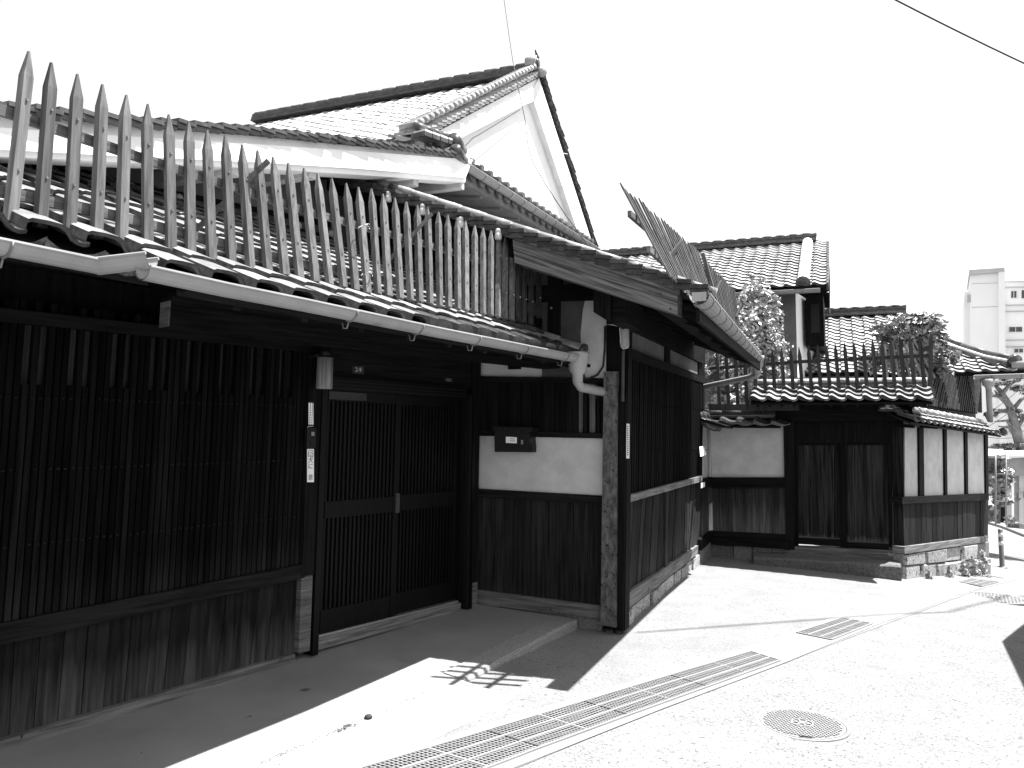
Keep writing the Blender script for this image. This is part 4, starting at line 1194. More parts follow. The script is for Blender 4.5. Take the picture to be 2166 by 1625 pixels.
# ================================================================== gate and garden walls
gzL = -.36
GW = thing('garden_wall', 'short white plaster garden wall with dark boards left of the gate', 'wall', G.p(.5, -.35, 0))
S('plaster_panel', GW, PLASTER, G, [(1503, 895), (1660, 893), (1662, 1012), (1506, 1011)], -.16, .0)
S('rail', GW, WOOD_H, G, [(1504, 1010), (1662, 1010), (1662, 1029), (1505, 1030)], -.10, .05)
S('cap_strip', GW, WOOD_H, G, [(1504, 1030), (1662, 1029), (1662, 1033), (1505, 1034)], -.1, .07)
bq = pxq(G, [(1506, 1032), (1662, 1031), (1663, 1133), (1508, 1125)], .02)
series('wall_board', GW, BOARD_GW, G, bq, 11, .97, -.05, .02, jit=.004)
S('base_timber', GW, WOOD_H, G, [(1507, 1123), (1666, 1131), (1667, 1146), (1507, 1136)], -.08, .05)
S('base_timber', GW, WOOD_H, G, [(1505, 1136), (1672, 1147), (1672, 1163), (1504, 1152)], -.08, .12)
for (a, b) in ((1503, 1550), (1552, 1590), (1592, 1632), (1634, 1676)):
    S('footing_stone', GW, STONE_D, G, [(a, 1152), (b, 1156), (b, 1215), (a, 1215)], -.15, .05 + random.uniform(-.02, .02))
cw = .265
y_e = G.uv(1503, 898, .22)[1]
O = G.p(-.08, 1.83, .24); V = Vector((-G.n.x, -G.n.y, .5)).normalized()
tile_field(GW, O, G.u, V, 5, 1, cw, .26, meave=TILE_EAVE, mfield=TILE_EAVE, lift=.0)
slab_q('coping_board', GW, WOOD_H, [G.p(-.08, 1.80, .23), G.p(1.12, 1.80, .23), G.p(1.12, 1.93, -.06), G.p(-.08, 1.93, -.06)], .03)
ridge(GW, G.p(-.1, 1.93, -.06), G.p(1.12, 1.93, -.06), 2, .24, .04, .06)
# return at the wing's corner
GR = thing('return_wall', 'narrow plaster return wall between the wing corner and garden wall', 'wall', C.p(5.2, -.3, 0))
S('plaster_panel', GR, PLASTER, C, [(1486, 900), (1504, 905), (1505, 1012), (1486, 1015)], -.1, .0)
S('rail', GR, WOOD_H, C, [(1486, 1013), (1506, 1009), (1506, 1030), (1486, 1034)], -.1, .04)
bq = pxq(C, [(1486, 1034), (1507, 1029), (1508, 1124), (1484, 1150)], .01)
series('wall_board', GR, BOARD_GW, C, bq, 4, .96, -.1, .01)
S('base_timber', GR, WOOD_H, C, [(1484, 1142), (1508, 1122), (1508, 1142), (1484, 1165)], -.1, .06)
S('footing_stone', GR, STONE_D, C, [(1484, 1162), (1507, 1142), (1507, 1180), (1484, 1205)], -.1, .05)
for i in range(4):
    p = C.p(4.95 + i * .2, 1.86, .0)
    tube('coping_tile', GR, TILE_EAVE, [p - C.u * .12 + C.n * .26 - Vector((0, 0, .10)), p + C.n * -.05 - C.u * .12 + Vector((0, 0, .06))], [.06, .06], 10)
slab_q('coping_board', GR, WOOD_H, [C.p(4.72, 1.80, .42), C.p(6.6, 1.80, .42), C.p(6.6, 1.94, -.06), C.p(4.72, 1.94, -.06)], .04)  # board drawn out past the wall, added to keep sun off the plaster
tube('coping_ridge_tile', GR, TILE_END, [C.p(4.75, 1.95, -.02), C.p(5.7, 1.95, -.02)], .085, 10)

GA = thing('gate', 'dark roofed timber gate with double board doors and bleached foot', 'gate', G.p(1.9, -.35, 0))
uv = lambda x, y, o=0.0: G.uv(x, y, o)
gl, gr_ = uv(1658, 1000)[0], uv(1914, 1000)[0]
S('gate_post', GA, WOOD_V, G, [(1656, 850), (1680, 850), (1681, 1163), (1662, 1161)], -.15, .06)
S('gate_post', GA, BOARD_G, G, [(1886, 850), (1911, 850), (1913, 1178), (1893, 1176)], -.15, .06)
S('lintel', GA, WOOD_H, G, [(1640, 842), (1930, 842), (1930, 890), (1640, 893)], -.14, .09)
S('head_panel', GA, WOOD_V, G, [(1680, 888), (1888, 886), (1888, 935), (1680, 937)], -.10, -.02)
S('threshold', GA, WOOD_BASE, G, [(1672, 1156), (1895, 1165), (1897, 1180), (1672, 1168)], -.14, .05)
S('sill_timber', GA, WOOD_BASE, G, [(1660, 1163), (1906, 1178), (1906, 1192), (1660, 1180)], -.14, .09)
for (xa, xb, yb0, yb1) in ((1681, 1784.6, 1136, 1140), (1784.4, 1888, 1146, 1150)):
    dl_ = S('gate_door', GA, WOOD_V, G, [(xa, 935), (xb, 935), (xb, 942), (xa, 942)], -.09, -.03)
    bq = pxq(G, [(xa + 6, 938), (xb - 6, 937), (xb - 6, yb1 - 1), (xa + 6, yb0 - 3)], -.04)
    for o_ in series('door_board', dl_, BOARD_G, G, bq, 6, .975, -.07, -.04, jit=.004): pass
    for (a, b) in ((xa, xa + 8), (xb - 8, xb)):
        S('stile', dl_, WOOD_V, G, [(a, 936), (b, 936), (b, 1160), (a, 1157)], -.09, -.02)
    S('rail', dl_, WOOD_H, G, [(xa + 8, yb0 + 2), (xb - 8, yb1 + 2), (xb - 8, yb1 + 16), (xa + 8, yb0 + 15)], -.09, -.02)
S('meeting_stile', GA, WOOD_V, G, [(1781, 936), (1788, 936), (1788, 1158), (1781, 1158)], -.02, -.008)
# gate roof
ue0, ue1 = uv(1588, 850, .5)[0], uv(1972, 838, .5)[0]
zE = (uv(1590, 850, .55)[1] + uv(1975, 838, .55)[1]) / 2
V = Vector((-G.n.x, -G.n.y, .45)).normalized()
ncg = 11
wg = (ue1 - ue0) / ncg
tile_field(GA, G.p(ue0, zE - .02, .55), G.u, V, ncg, 3, wg, .19, t=.032, mfield=TILE_R, meave=TILE_R, lift=.01, prof=[(a_s, h_s * 1.35) for a_s, h_s in PROF_S])
for s_ in (0,):
    slab_q('roof_deck', GA, WOOD_H, [G.p(ue0, zE - .05, .53), G.p(ue1, zE - .05, .53), G.p(ue1, zE + .19, -.03), G.p(ue0, zE + .19, -.03)], .035)
    slab_q('roof_deck', GA, WOOD_H, [G.p(ue1, zE - .05, -.55), G.p(ue0, zE - .05, -.55), G.p(ue0, zE + .19, -.03), G.p(ue1, zE + .19, -.03)], .035)
for i in range(14):
    u_ = ue0 + .1 + (ue1 - ue0 - .2) * i / 13
    B('rafter', GA, WOOD_H, G.p(u_, zE - .09, .47), G.p(u_, zE + .13, -.05), .04, .05)
ridge(GA, G.p(ue0 + .06, zE + .19, -.04), G.p(ue1 - .02, zE + .19, -.04), 2, .24, .045, .06, capm=TILE_PALE)
tile_field(GA, G.p(ue1, zE - .02, -.6), -G.u, Vector((G.n.x, G.n.y, .45)).normalized(), ncg, 3, wg, .19, name='rear_roof_tile', lift=.01)
# step stone
q = [G.loc(gnd(1592, 1192)), G.loc(gnd(1905, 1224))]
mb = MB(); ns = 14
ust0, ust1 = G.uv(1594, 1180, .45)[0], G.uv(1906, 1194, .45)[0]
zs0, zs1 = G.uv(1594, 1178, .45)[1], G.uv(1906, 1196, .45)[1]
for i in range(ns + 1):
    u_ = ust0 + (ust1 - ust0) * i / ns; zt_ = zs0 + (zs1 - zs0) * i / ns + random.uniform(-.006, .006)
    oo = .45 + random.uniform(-.012, .012)
    for (o, z) in ((.02, -.6), (.02, zt_ + .03), (oo - .03, zt_), (oo, zt_ - .025), (oo + .015, -.6)):
        mb.v.append(tuple(G.p(u_, z, o)))
for i in range(ns):
    for k in range(4):
        q_ = i * 5 + k; mb.f.append((q_, q_ + 5, q_ + 6, q_ + 1))
mb.f.append((0, 1, 2, 3, 4)); mb.f.append(tuple(ns * 5 + k for k in (4, 3, 2, 1, 0)))
tag(obj('step_stone', mb, STONE_D), 'long rough granite step stone in front of the gate', 'step')

# wall right of the gate
WW = thing('corner_wall', 'white panelled wall with stone footing and tiled coping right of gate', 'wall', W.p(2, -.5, 0))
for (a, b) in ((1914, 1946), (1952, 1999), (2001, 2043), (2045, 2086)):
    ya = 900 + (a - 1905) * .09; yb = 900 + (b - 1905) * .09
    S('plaster_panel', WW, PLASTER, W, [(a, ya), (b, yb), (b, 1053 - (b - 1905) * .03), (a, 1053 - (a - 1905) * .03)], -.16, .0)
for (a, b) in ((1944, 1954), (1997.5, 2003), (2041.5, 2047), (2084, 2090)):
    ya = 900 + (a - 1905) * .09
    S('wall_post', WW, WOOD_V, W, [(a, ya), (b, ya + .5), (b + 1.5, 1052 - (b - 1905) * .03), (a + 2, 1053 - (a - 1905) * .03)], -.17, .03)
S('rail', WW, WOOD_H, W, [(1909, 1052), (2092, 1044), (2092, 1058), (1909, 1066)], -.1, .07)
bq = pxq(W, [(1910, 1064), (2091, 1057), (2090, 1138), (1912, 1160)], .02)
series('wall_board', WW, BOARD_W, W, bq, 17, .95, -.06, .02, jit=.006)
S('base_timber', WW, WOOD_BASE, W, [(1913, 1157), (2091, 1134), (2090, 1146), (1914, 1172)], -.1, .07)
S('wall', WW, WOOD_V, W, [(1905, 905), (2088, 918), (2090, 1150), (1912, 1175)], -.3, -.17)
rows = [[0, 44, 88, 120, 150, 182], [0, 34, 66, 104, 128, 156, 182]]
for r_, row in enumerate(rows):
    for a, b in zip(row[:-1], row[1:]):
        f = lambda x: ((1172 - x * .147), (1222 - x * .045))
        yt = [f(a)[0] + (f(a)[1] - f(a)[0]) * r_ / 2, f(b)[0] + (f(b)[1] - f(b)[0]) * r_ / 2]
        yb = [f(a)[0] + (f(a)[1] - f(a)[0]) * (r_ + 1) / 2 + (14 if r_ else 0), f(b)[0] + (f(b)[1] - f(b)[0]) * (r_ + 1) / 2 + (14 if r_ else 0)]
        J = lambda: random.uniform(-2.2, 2.2)
        qq = pxq(W, [(1912 + a + .6 + (J() if a else 0), yt[0] + .6 + J() * .6), (1912 + b - .6 + (J() if b < 182 else 0), yt[1] + .6 + J() * .6), (1912 + b - .6, yb[1]), (1912 + a + .6, yb[0])], .03)
        o1 = .03 + random.uniform(-.02, .03)
        mb = MB(); ce = [sum(u for u, z in qq) / 4, sum(z for u, z in qq) / 4]
        inn = [(ce[0] + (u - ce[0]) * .9, ce[1] + (z - ce[1]) * .85) for u, z in qq]
        mb.hexa([W.p(u, z, -.2) for u, z in qq], [W.p(u, z, o1 - .02) for u, z in qq])
        mb.hexa([W.p(u, z, o1 - .021) for u, z in qq], [W.p(u, z, o1 + .02) for u, z in inn])
        obj('footing_stone', mb, STONE if (r_ + len(row)) % 2 or a < 140 else STONE_D, WW)
we0, we1 = W.uv(1925, 890, .26)[0], W.uv(2117, 918, .26)[0]
V = Vector((-W.n.x, -W.n.y, .5)).normalized()
zw = W.uv(1926, 884, .28)[1]; zw2 = W.uv(2117, 915, .28)[1]
Uw = (W.p(we1, zw2) - W.p(we0, zw)).normalized(); ncw = int((W.p(we1, zw2) - W.p(we0, zw)).length / .265)
tile_field(WW, W.p(we0, zw - .03, .30), Uw, V, ncw, 2, .265, .2, lift=.0)
slab_q('coping_board', WW, WOOD_H, [W.p(we0, zw - .06, .27), W.p(we1, zw2 - .06, .27), W.p(we1, zw2 + .08, -.05), W.p(we0, zw + .08, -.05)], .03)
ridge(WW, W.p(we0, zw + .10, -.06), W.p(we1, zw2 + .10, -.06), 2, .24, .04, .06, capm=TILE)
for u_ in (we0 + .28, we0 + 1.25, we0 + 2.3, we0 + 3.3, we1 - .5):
    B('bracket', WW, WOOD_H, W.p(u_, zw - .12, .22), W.p(u_, zw - .10, -.02), .07, .05)
tube('coping_end_tile', WW, TILE_EAVE, [W.p(we1 - .05, zw2 + .02, .30), W.p(we1 + .05, zw2 + .0, .30)], [.07, .07], 10)

# gate-top picket fence
F2 = thing('gate_fence', 'row of dark pointed pickets standing above the gate roof', 'fence', G.p(1.5, 2.3, -.1))
fo = .16
tp2 = [(40, 790), (120, 770), (197, 765), (272, 765), (350, 755), (430, 750), (510, 745), (592, 745), (670, 720), (748, 730), (825, 705), (905, 700), (990, 690), (1075, 690), (1175, 660)]
bt2 = [(70, 1160), (150, 1165), (230, 1160), (308, 1160), (385, 1160), (465, 1155), (545, 1150), (625, 1150), (705, 1145), (785, 1145), (865, 1140), (950, 1140), (1035, 1140), (1120, 1135), (1170, 1130)]
pk = [((1680 + x / 4.062, 540 + y / 4.062), (1680 + a / 4.062, 540 + b / 4.062)) for (x, y), (a, b) in zip(tp2, bt2)]
for k in range(9):
    x = 1672 - k * 19.5; pk.append(((x, 735 + k * 1.2), (x + 6, 828 if x > 1600 else 862)))
for (tx, bx) in pk:
    a, b = G.px(*bx, fo), G.px(*tx, fo)
    d = (b - a).normalized(); mb = MB()
    mb.beam(a, b - d * .14, .055, .03, G.n); mb.beam(b - d * .14, b, .055, .03, G.n, .008, .02)
    obj('picket', mb, WOOD_FEN, F2)
B('rail', F2, WOOD_FEN, G.px(1972, 752, fo - .04), G.px(1680, 766, fo - .04), .03, .05)
B('rail', F2, WOOD_FEN, G.px(1684, 766, fo - .04), G.px(1500, 780, fo - .04), .03, .05)
B('rail', F2, WOOD_FEN, G.px(1690, 862, fo - .0), G.px(1500, 862, fo - .0), .08, .10)

# bamboo screen to the right and behind the bush
BS = thing('bamboo_screen', 'leaning dark bamboo screen behind the coping right of the gate', 'screen', W.p(1.5, 1.8, -.5))
BF = Fr(W.p(0, 0, -.35), 46)
q = screen(BS, BF, (1978, 784), (2074, 790), (2064, 874), (1958, 858), 24, -.06, .05, .042, .045, BAMBOO)
for f in (.25, .7):
    a, b = lerp(q[3], q[0], f), lerp(q[2], q[1], f)
    B('rail', BS, BAMBOO, BF.p(a[0], a[1], -.08), BF.p(b[0], b[1], -.08), .03, .04)
B('end_post', BS, WOOD_FEN, BF.px(2073, 872, 0), BF.px(2071, 788, -.05), .07, .07)
BF2 = Fr(G.p(2.2, 0, -.9), 113)
bs2 = thing('bamboo_screen', 'pale thin bamboo screen behind the pickets under the broad-leaved bush', 'screen', BF2.p(.3, 2, 0))
screen(bs2, BF2, (1872, 728), (1935, 720), (1978, 800), (1878, 806), 9, 0, 0, .03, .03, BAMBOO_L)
B('rail', bs2, BAMBOO_L, BF2.px(1870, 755, -.04), BF2.px(1940, 750, -.04), .03, .03)

# ================================================================== houses behind the gate
def roof_house(name, label, ridgeL, ridgeR, eaveR, Yr, slope, ncol, w=.275, ex=.235, nobj=300, az=113, oversL=0.0):
    FH = Fr(aty(*ridgeR, Yr), az)
    Rr = FH.px(*ridgeR); Rl = FH.px(*ridgeL)
    h = thing(name, label, 'house', FH.p(-1.5, -1, -2))
    # eave: find distance out where the roof plane meets the eave pixel
    d = ray(*eaveR); n_ = FH.u.cross(Vector((-FH.n.x, -FH.n.y, slope)).normalized()).normalized()
    te = (Rr - EYE).dot(n_) / d.dot(n_)
    Ev = EYE + d * te
    run = FH.loc(Ev)[2]
    V = Vector((-FH.n.x, -FH.n.y, slope)).normalized()
    L = run / V.dot(-FH.n)
    return h, FH, Rl, Rr, Ev, V, L
# two-storey rear house
h, FH, Rl, Rr, Ev, V, L = roof_house('rear_house', 'two storey rear house with wavy tile roof and grey plaster wall', (1478, 545), (1727, 512), (1748, 601), 19.0, .5, 0)
wd = 8.0
ncx = 27
Ul = FH.u
O = Ev - Ul * (ncx * .275)
tile_field(h, O, Ul, V, ncx, int(L / .235) + 1, .275, .235, t=.024, nobj=300, lift=.0, mfield=TILE_R, meave=TILE_R)
slab_q('roof_deck', h, WOOD_H, [O - Vector((0, 0, .04)), Ev - Vector((0, 0, .04)), Ev + V * L - Vector((0, 0, .04)), O + V * L - Vector((0, 0, .04))], .06)
V_b = Vector((FH.n.x, FH.n.y, .5)).normalized()
slab_q('roof_deck', h, WOOD_H, [Ev + V * L - V_b * 4, O + V * L - V_b * 4, O + V * L - Vector((0, 0, .04)), Ev + V * L - Vector((0, 0, .04))], .06)
top = Ev + V * L
ridge(h, top - Ul * (ncx * .275), top - Ul * .25, 3, .32, .06, .06)
cpt = top - Ul * .42
for i in range(int(L / .3)):
    a = Ev - Ul * .45 + V * (.3 * i) + Vector((0, 0, .05)); tube('verge_cover_tile', h, MORTAR, [a, a + V * .31], [.13, .12], 10)
tube('verge_end_tile', h, TILE_EAVE, [Ev - Ul * .45 - V * .02 + Vector((0, 0, .05)), Ev - Ul * .45 + V * .02 + Vector((0, 0, .05))], [.15, .15], 14)
for i in range(int(L / .235)):
    a = Ev + Ul * .02 + V * (.235 * i)
    B('verge_tile', h, TILE_END, a - Vector((0, 0, .05)), a + V * .25 - Vector((0, 0, .07)), .04, .16)
gutter(h, [Ev - Ul * 6 + FH.n * .03 - Vector((0, 0, .10)), Ev - Ul * .12 + FH.n * .03 - Vector((0, 0, .10))], .07, brackets=.8, drop=0)
oh = FH.loc(Ev)[2] - .75
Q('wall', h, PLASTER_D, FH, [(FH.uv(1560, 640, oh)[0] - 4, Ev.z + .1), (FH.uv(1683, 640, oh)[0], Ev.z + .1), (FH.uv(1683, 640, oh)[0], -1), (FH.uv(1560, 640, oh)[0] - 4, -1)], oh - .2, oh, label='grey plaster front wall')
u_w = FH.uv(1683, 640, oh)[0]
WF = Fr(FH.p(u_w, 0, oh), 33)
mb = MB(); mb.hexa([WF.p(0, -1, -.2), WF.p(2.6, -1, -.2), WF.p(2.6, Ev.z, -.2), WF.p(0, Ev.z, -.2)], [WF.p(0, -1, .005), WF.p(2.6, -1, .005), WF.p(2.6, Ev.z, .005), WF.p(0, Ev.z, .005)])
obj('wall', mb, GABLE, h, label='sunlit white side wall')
RB('soffit_bracket', h, WOOD_H, FH, u_w + .25, u_w + .40, Ev.z - .7, Ev.z - .12, oh - 1.6, oh - .9)
RB('side_bay', h, WOOD_V, FH, FH.uv(1703, 660, oh)[0], FH.uv(1741, 660, oh)[0], Ev.z - 1.15, Ev.z - .02, oh - 2.2, oh - .5)
RB('bay_window', h, METAL_D, FH, FH.uv(1713, 660, oh)[0], FH.uv(1732, 660, oh)[0], Ev.z - .85, Ev.z - .2, oh - .5, oh - .48)
# lower rear house behind the gate
h2, FH2, Rl, Rr, Ev, V, L = roof_house('low_house', 'low tiled house roof behind the gate pickets and bush', (1712, 672), (1925, 664), (1960, 785), 19.5, .5, 0)
ncx = 15; Ul = FH2.u; O = Ev - Ul * (ncx * .275)
tile_field(h2, O, Ul, V, ncx, int(L / .235) + 1, .275, .235, t=.024, nobj=300, lift=.0, mfield=TILE_R, meave=TILE_R)
slab_q('roof_deck', h2, WOOD_H, [O - Vector((0, 0, .04)), Ev - Vector((0, 0, .04)), Ev + V * L - Vector((0, 0, .04)), O + V * L - Vector((0, 0, .04))], .06)
slab_q('roof_deck', h2, WOOD_H, [Ev + V * L - V_b * 3, O + V * L - V_b * 3, O + V * L - Vector((0, 0, .04)), Ev + V * L - Vector((0, 0, .04))], .06)
top = Ev + V * L
ridge(h2, top - Ul * (ncx * .275), top - Ul * .1, 3, .32, .06, .06)
for i in range(int(L / .235)):
    a = O - Ul * .04 + V * (.235 * i); B('verge_tile', h2, MORTAR if i % 1 == 0 else TILE_END, a - Vector((0, 0, .02)), a + V * .22 - Vector((0, 0, .03)), .10, .06)
gutter(h2, [O - Ul * .1 + FH2.n * .06 - Vector((0, 0, .12)), Ev + FH2.n * .06 - Vector((0, 0, .12))], .07, brackets=.9, drop=0)
oh = FH2.loc(Ev)[2] - .6
RB('wall', h2, PLASTER_D, FH2, FH2.loc(O)[0] - .1, FH2.loc(Ev)[0], -1, Ev.z, oh - .2, oh)
RB('roof_abutment', h2, TILE_END, FH2, FH2.loc(O)[0] - .5, FH2.loc(O)[0] - .12, Ev.z + .6, Ev.z + 2.0, oh - 2.6, oh - 1.2)
# hipped roof at the right
HZ = thing('hipped_house', 'low hipped tile roof with upturned ridge end at the right', 'house', aty(2090, 900, 15.8))
FZ = Fr(aty(2060, 785, 14.6), 113)
e0 = FZ.px(1960, 790); e1 = FZ.px(2175, 783)
Ul = (e1 - e0).normalized()
V = Vector((-FZ.n.x, -FZ.n.y, .42)).normalized()
nZ = Ul.cross(V).normalized()
def onZp(x, y, l=0.0):
    d = ray(x, y); return EYE + d * ((e1 + nZ * l - EYE).dot(nZ) / d.dot(nZ))
ha, hb = onZp(1985, 712, .12), onZp(2142, 762, .12)
hdir = (hb - ha).normalized(); hin = nZ.cross(hdir)
if (e0 - ha).dot(hin) < 0: hin = -hin
def keepZ(P, c, r):
    return (P - ha).dot(hin) > .02
O = e0 - Ul * 1.0
tile_field(HZ, O, Ul, V, 14, 12, .275, .225, t=.026, keep=keepZ, lift=.0, mfield=TILE_R, meave=TILE_R)
up_ = lambda k: e1 + Ul * .3 + (V * (.225 * k)) - Ul * (.33 * k) 
slab_q('roof_deck', HZ, WOOD_H, [O - nZ * .03, e1 + Ul * .5 - nZ * .03, hb - nZ * .16, ha - nZ * .16 - hdir * .6], .05)
hp_ = [ha, ha.lerp(hb, .35) - Vector((0, 0, .03)), ha.lerp(hb, .7) - Vector((0, 0, .03)), hb + Vector((0, 0, .03))]
for a, b in zip(hp_[:-1], hp_[1:]):
    B('hip_course', HZ, TILE_END, a - Vector((0, 0, .12)), b - Vector((0, 0, .12)), .30, .11)
    B('hip_mortar', HZ, MORTAR, a - Vector((0, 0, .045)), b - Vector((0, 0, .045)), .26, .045)
    tube('hip_cap_tile', HZ, TILE_END, [a, b], .06, 10)
tube('ridge_end_tile', HZ, TILE_EAVE, [hb, hb + (hb - ha).normalized() * .10], [.12, .12], 12)
B('mortar_flank', HZ, MORTAR, ha.lerp(hb, .5) - Vector((0, 0, .2)), hb - Vector((0, 0, .2)), .2, .10)
c_ = FZ.px(2166, 772, -.1)
tube('ridge_cap_tile', HZ, TILE, [c_ - Ul * .2, c_ + Ul * .6], .08, 10)
gut = gutter(HZ, [FZ.px(2060, 795, .12), FZ.px(2185, 791, .12)], .07, brackets=.4, drop=.1)
hq = FZ.px(2090, 800, .12)
lathe('hopper', gut, PIPE, hq + Vector((0, 0, -.22)), [(.05, 0), (.055, .05), (.10, .09), (.11, .2)], n=14)
tube('downpipe', gut, PIPE, [hq - Vector((0, 0, .2)), hq - Vector((0, 0, .8)), FZ.px(2086, 876, -.1)], .05, 10)
RB('wall', HZ, PLASTER_D, FZ, -3.5, FZ.uv(2060, 800, -.7)[0], -1, e0.z, -.9, -.7)

# TV aerial
an = thing('tv_aerial', 'thin television aerial pole beside the rear house roof', 'aerial', aty(1754, 660, 18))
a0, a1 = aty(1755, 662, 18), aty(1755, 545, 18)
tube('pole', an, METAL_G, [a0, a1], .014, 6)
tube('boom', an, METAL_G, [aty(1746, 553, 18), aty(1770, 534, 18.3)], .010, 5)
for k in range(5):
    p = aty(1746, 553, 18).lerp(aty(1770, 534, 18.3), k / 4); tube('element', an, METAL_G, [p + Vector((-.05, -.10, -.02)), p + Vector((.05, .10, .02))], .006, 4)
tube('boom', an, METAL_G, [aty(1748, 619, 18), aty(1758, 617, 18.1)], .010, 5)

# ================================================================== plants
def leaf_cloud(name, par, material, blobs, n, size, elong=2.0, flat=.5, shell=.55, seed=1, droop=0.0):
    rnd = random.Random(seed); mb = MB()
    tot = sum(b[1] * b[2] * b[3] for b in blobs)
    for (c, rx, ry, rz) in blobs:
        c = Vector(c)
        m_ = int(n * rx * ry * rz / tot)
        # clumps inside each blob
        cl = []
        for _ in range(max(6, m_ // 45)):
            d = Vector((rnd.gauss(0, 1), rnd.gauss(0, 1), rnd.gauss(0, 1))).normalized() * (shell + (1 - shell) * rnd.random()) * rnd.uniform(.75, 1.08)
            cl.append(d)
        for _ in range(m_):
            d = rnd.choice(cl) + Vector((rnd.gauss(0, .13), rnd.gauss(0, .13), rnd.gauss(0, .11)))
            p = c + Vector((d.x * rx, d.y * ry, d.z * rz))
            nrm = (d.normalized() * .6 + Vector((rnd.gauss(0, .6), rnd.gauss(0, .6), rnd.gauss(.55, .5)))).normalized()
            t = nrm.cross(Vector((rnd.gauss(0, 1), rnd.gauss(0, 1), rnd.gauss(0, 1) - droop)))
            if t.length < .01: continue
            t.normalize(); b = nrm.cross(t)
            s = size * rnd.uniform(.6, 1.25)
            k = len(mb.v)
            mid = p + nrm * s * .10
            mb.v += [tuple(p - t * s * elong / 2), tuple(mid + b * s / 2), tuple(p + t * s * elong / 2), tuple(mid - b * s / 2)]
            mb.f.append((k, k + 1, k + 2, k + 3))
    return obj(name, mb, material, par)
sh = thing('evergreen_shrub', 'tall small-leaved shrub glittering in the sun behind the garden wall', 'shrub', aty(1590, 900, 14.6))
c = lambda x, y, Y: aty(x, y, Y)
leaf_cloud('crown', sh, LEAF, [(c(1600, 640, 14.6), .42, .5, .42), (c(1575, 690, 14.5), .62, .55, .5), (c(1610, 730, 14.6), .50, .5, .45), (c(1560, 780, 14.4), .62, .5, .5), (c(1640, 690, 14.7), .22, .3, .28), (c(1530, 850, 14.2), .4, .4, .5), (c(1640, 790, 14.5), .30, .4, .3), (c(1590, 605, 14.6), .22, .25, .24), (c(1625, 650, 14.6), .25, .3, .3), (c(1520, 800, 14.3), .35, .4, .4)], 22000, .048, 1.9, seed=3, shell=.35)
b0 = c(1580, 930, 14.5)
for (x, y, r_) in ((1600, 650, .02), (1570, 700, .02), (1620, 740, .02), (1545, 760, .02)):
    p = c(x, y, 14.5); tube('branch', sh, BARK, [b0, b0.lerp(p, .5) + Vector((random.uniform(-.1, .1), 0, 0)), p], [.05, .035, r_], 7)
bu = thing('broadleaf_bush', 'round broad-leaved bush growing out above the gate pickets', 'bush', aty(1930, 860, 14.3))
leaf_cloud('crown', bu, LEAF2, [(c(1925, 690, 14.0), .62, .5, .26), (c(1900, 700, 14.0), .40, .5, .3), (c(1960, 720, 14.1), .40, .5, .32), (c(1985, 755, 14.1), .32, .4, .28), (c(1880, 750, 13.9), .30, .4, .3), (c(1860, 775, 13.9), .2, .3, .2), (c(1935, 745, 14.0), .45, .4, .34), (c(1940, 690, 14.0), .5, .45, .26), (c(1990, 775, 14.0), .25, .3, .22)], 10500, .056, 2.3, seed=5, droop=.8, shell=.4)
b0 = c(1930, 870, 14.2)
for (x, y) in ((1900, 710), (1950, 700), (1975, 745), (1880, 755)):
    p = c(x, y, 14.0); tube('branch', bu, BARK, [b0, b0.lerp(p, .55) + Vector((.05, 0, .05)), p], [.05, .035, .015], 7)
# pine in the lane beyond
pt = thing('pine_tree', 'crooked pine tree with layered needle pads beyond the corner', 'tree', aty(2190, 1060, 24))
tr = [aty(x, y, 24) for x, y in ((2195, 1080), (2172, 990), (2152, 920), (2136, 860), (2118, 830), (2105, 815))]
tube('trunk', pt, BARK, tr, [.2, .18, .15, .11, .08, .05], 9)
for br in (((2136, 860), (2112, 838), (2104, 826)), ((2152, 920), (2130, 890), (2104, 892)), ((2140, 870), (2160, 845), (2185, 835)), ((2160, 940), (2135, 905), (2112, 902)), ((2120, 832), (2138, 812), (2160, 800)), ((2150, 905), (2170, 880), (2200, 870))):
    tube('branch', pt, BARK, [aty(x, y, 24) for x, y in br], [.07, .05, .02], 6)
pads = [(2112, 812, .42, .14), (2140, 800, .4, .14), (2165, 822, .45, .16), (2118, 868, .34, .12), (2146, 868, .3, .12), (2165, 880, .35, .13), (2110, 835, .25, .1), (2128, 945, .45, .14), (2158, 940, .4, .14), (2104, 880, .2, .08)]
leaf_cloud('needles', pt, PINE, [(aty(x, y, 24), rx, rx * .9, rz) for x, y, rx, rz in pads], 4200, .028, 5.0, seed=8, shell=.3)
# dark hedge by the far wall corner
hd = thing('garden_hedge', 'dark leafy hedge in shade behind the wall corner', 'hedge', aty(2112, 1110, 21))
leaf_cloud('crown', hd, LEAF2, [(aty(2110, 1010, 21), .42, .5, .5), (aty(2112, 1075, 21), .42, .5, .4), (aty(2122, 985, 21), .3, .4, .3), (aty(2135, 1050, 22), .5, .4, .5)], 2200, .08, 2.2, seed=9)
tube('stem', hd, BARK, [aty(2112, 1108, 21), aty(2112, 1000, 21)], .05, 6)
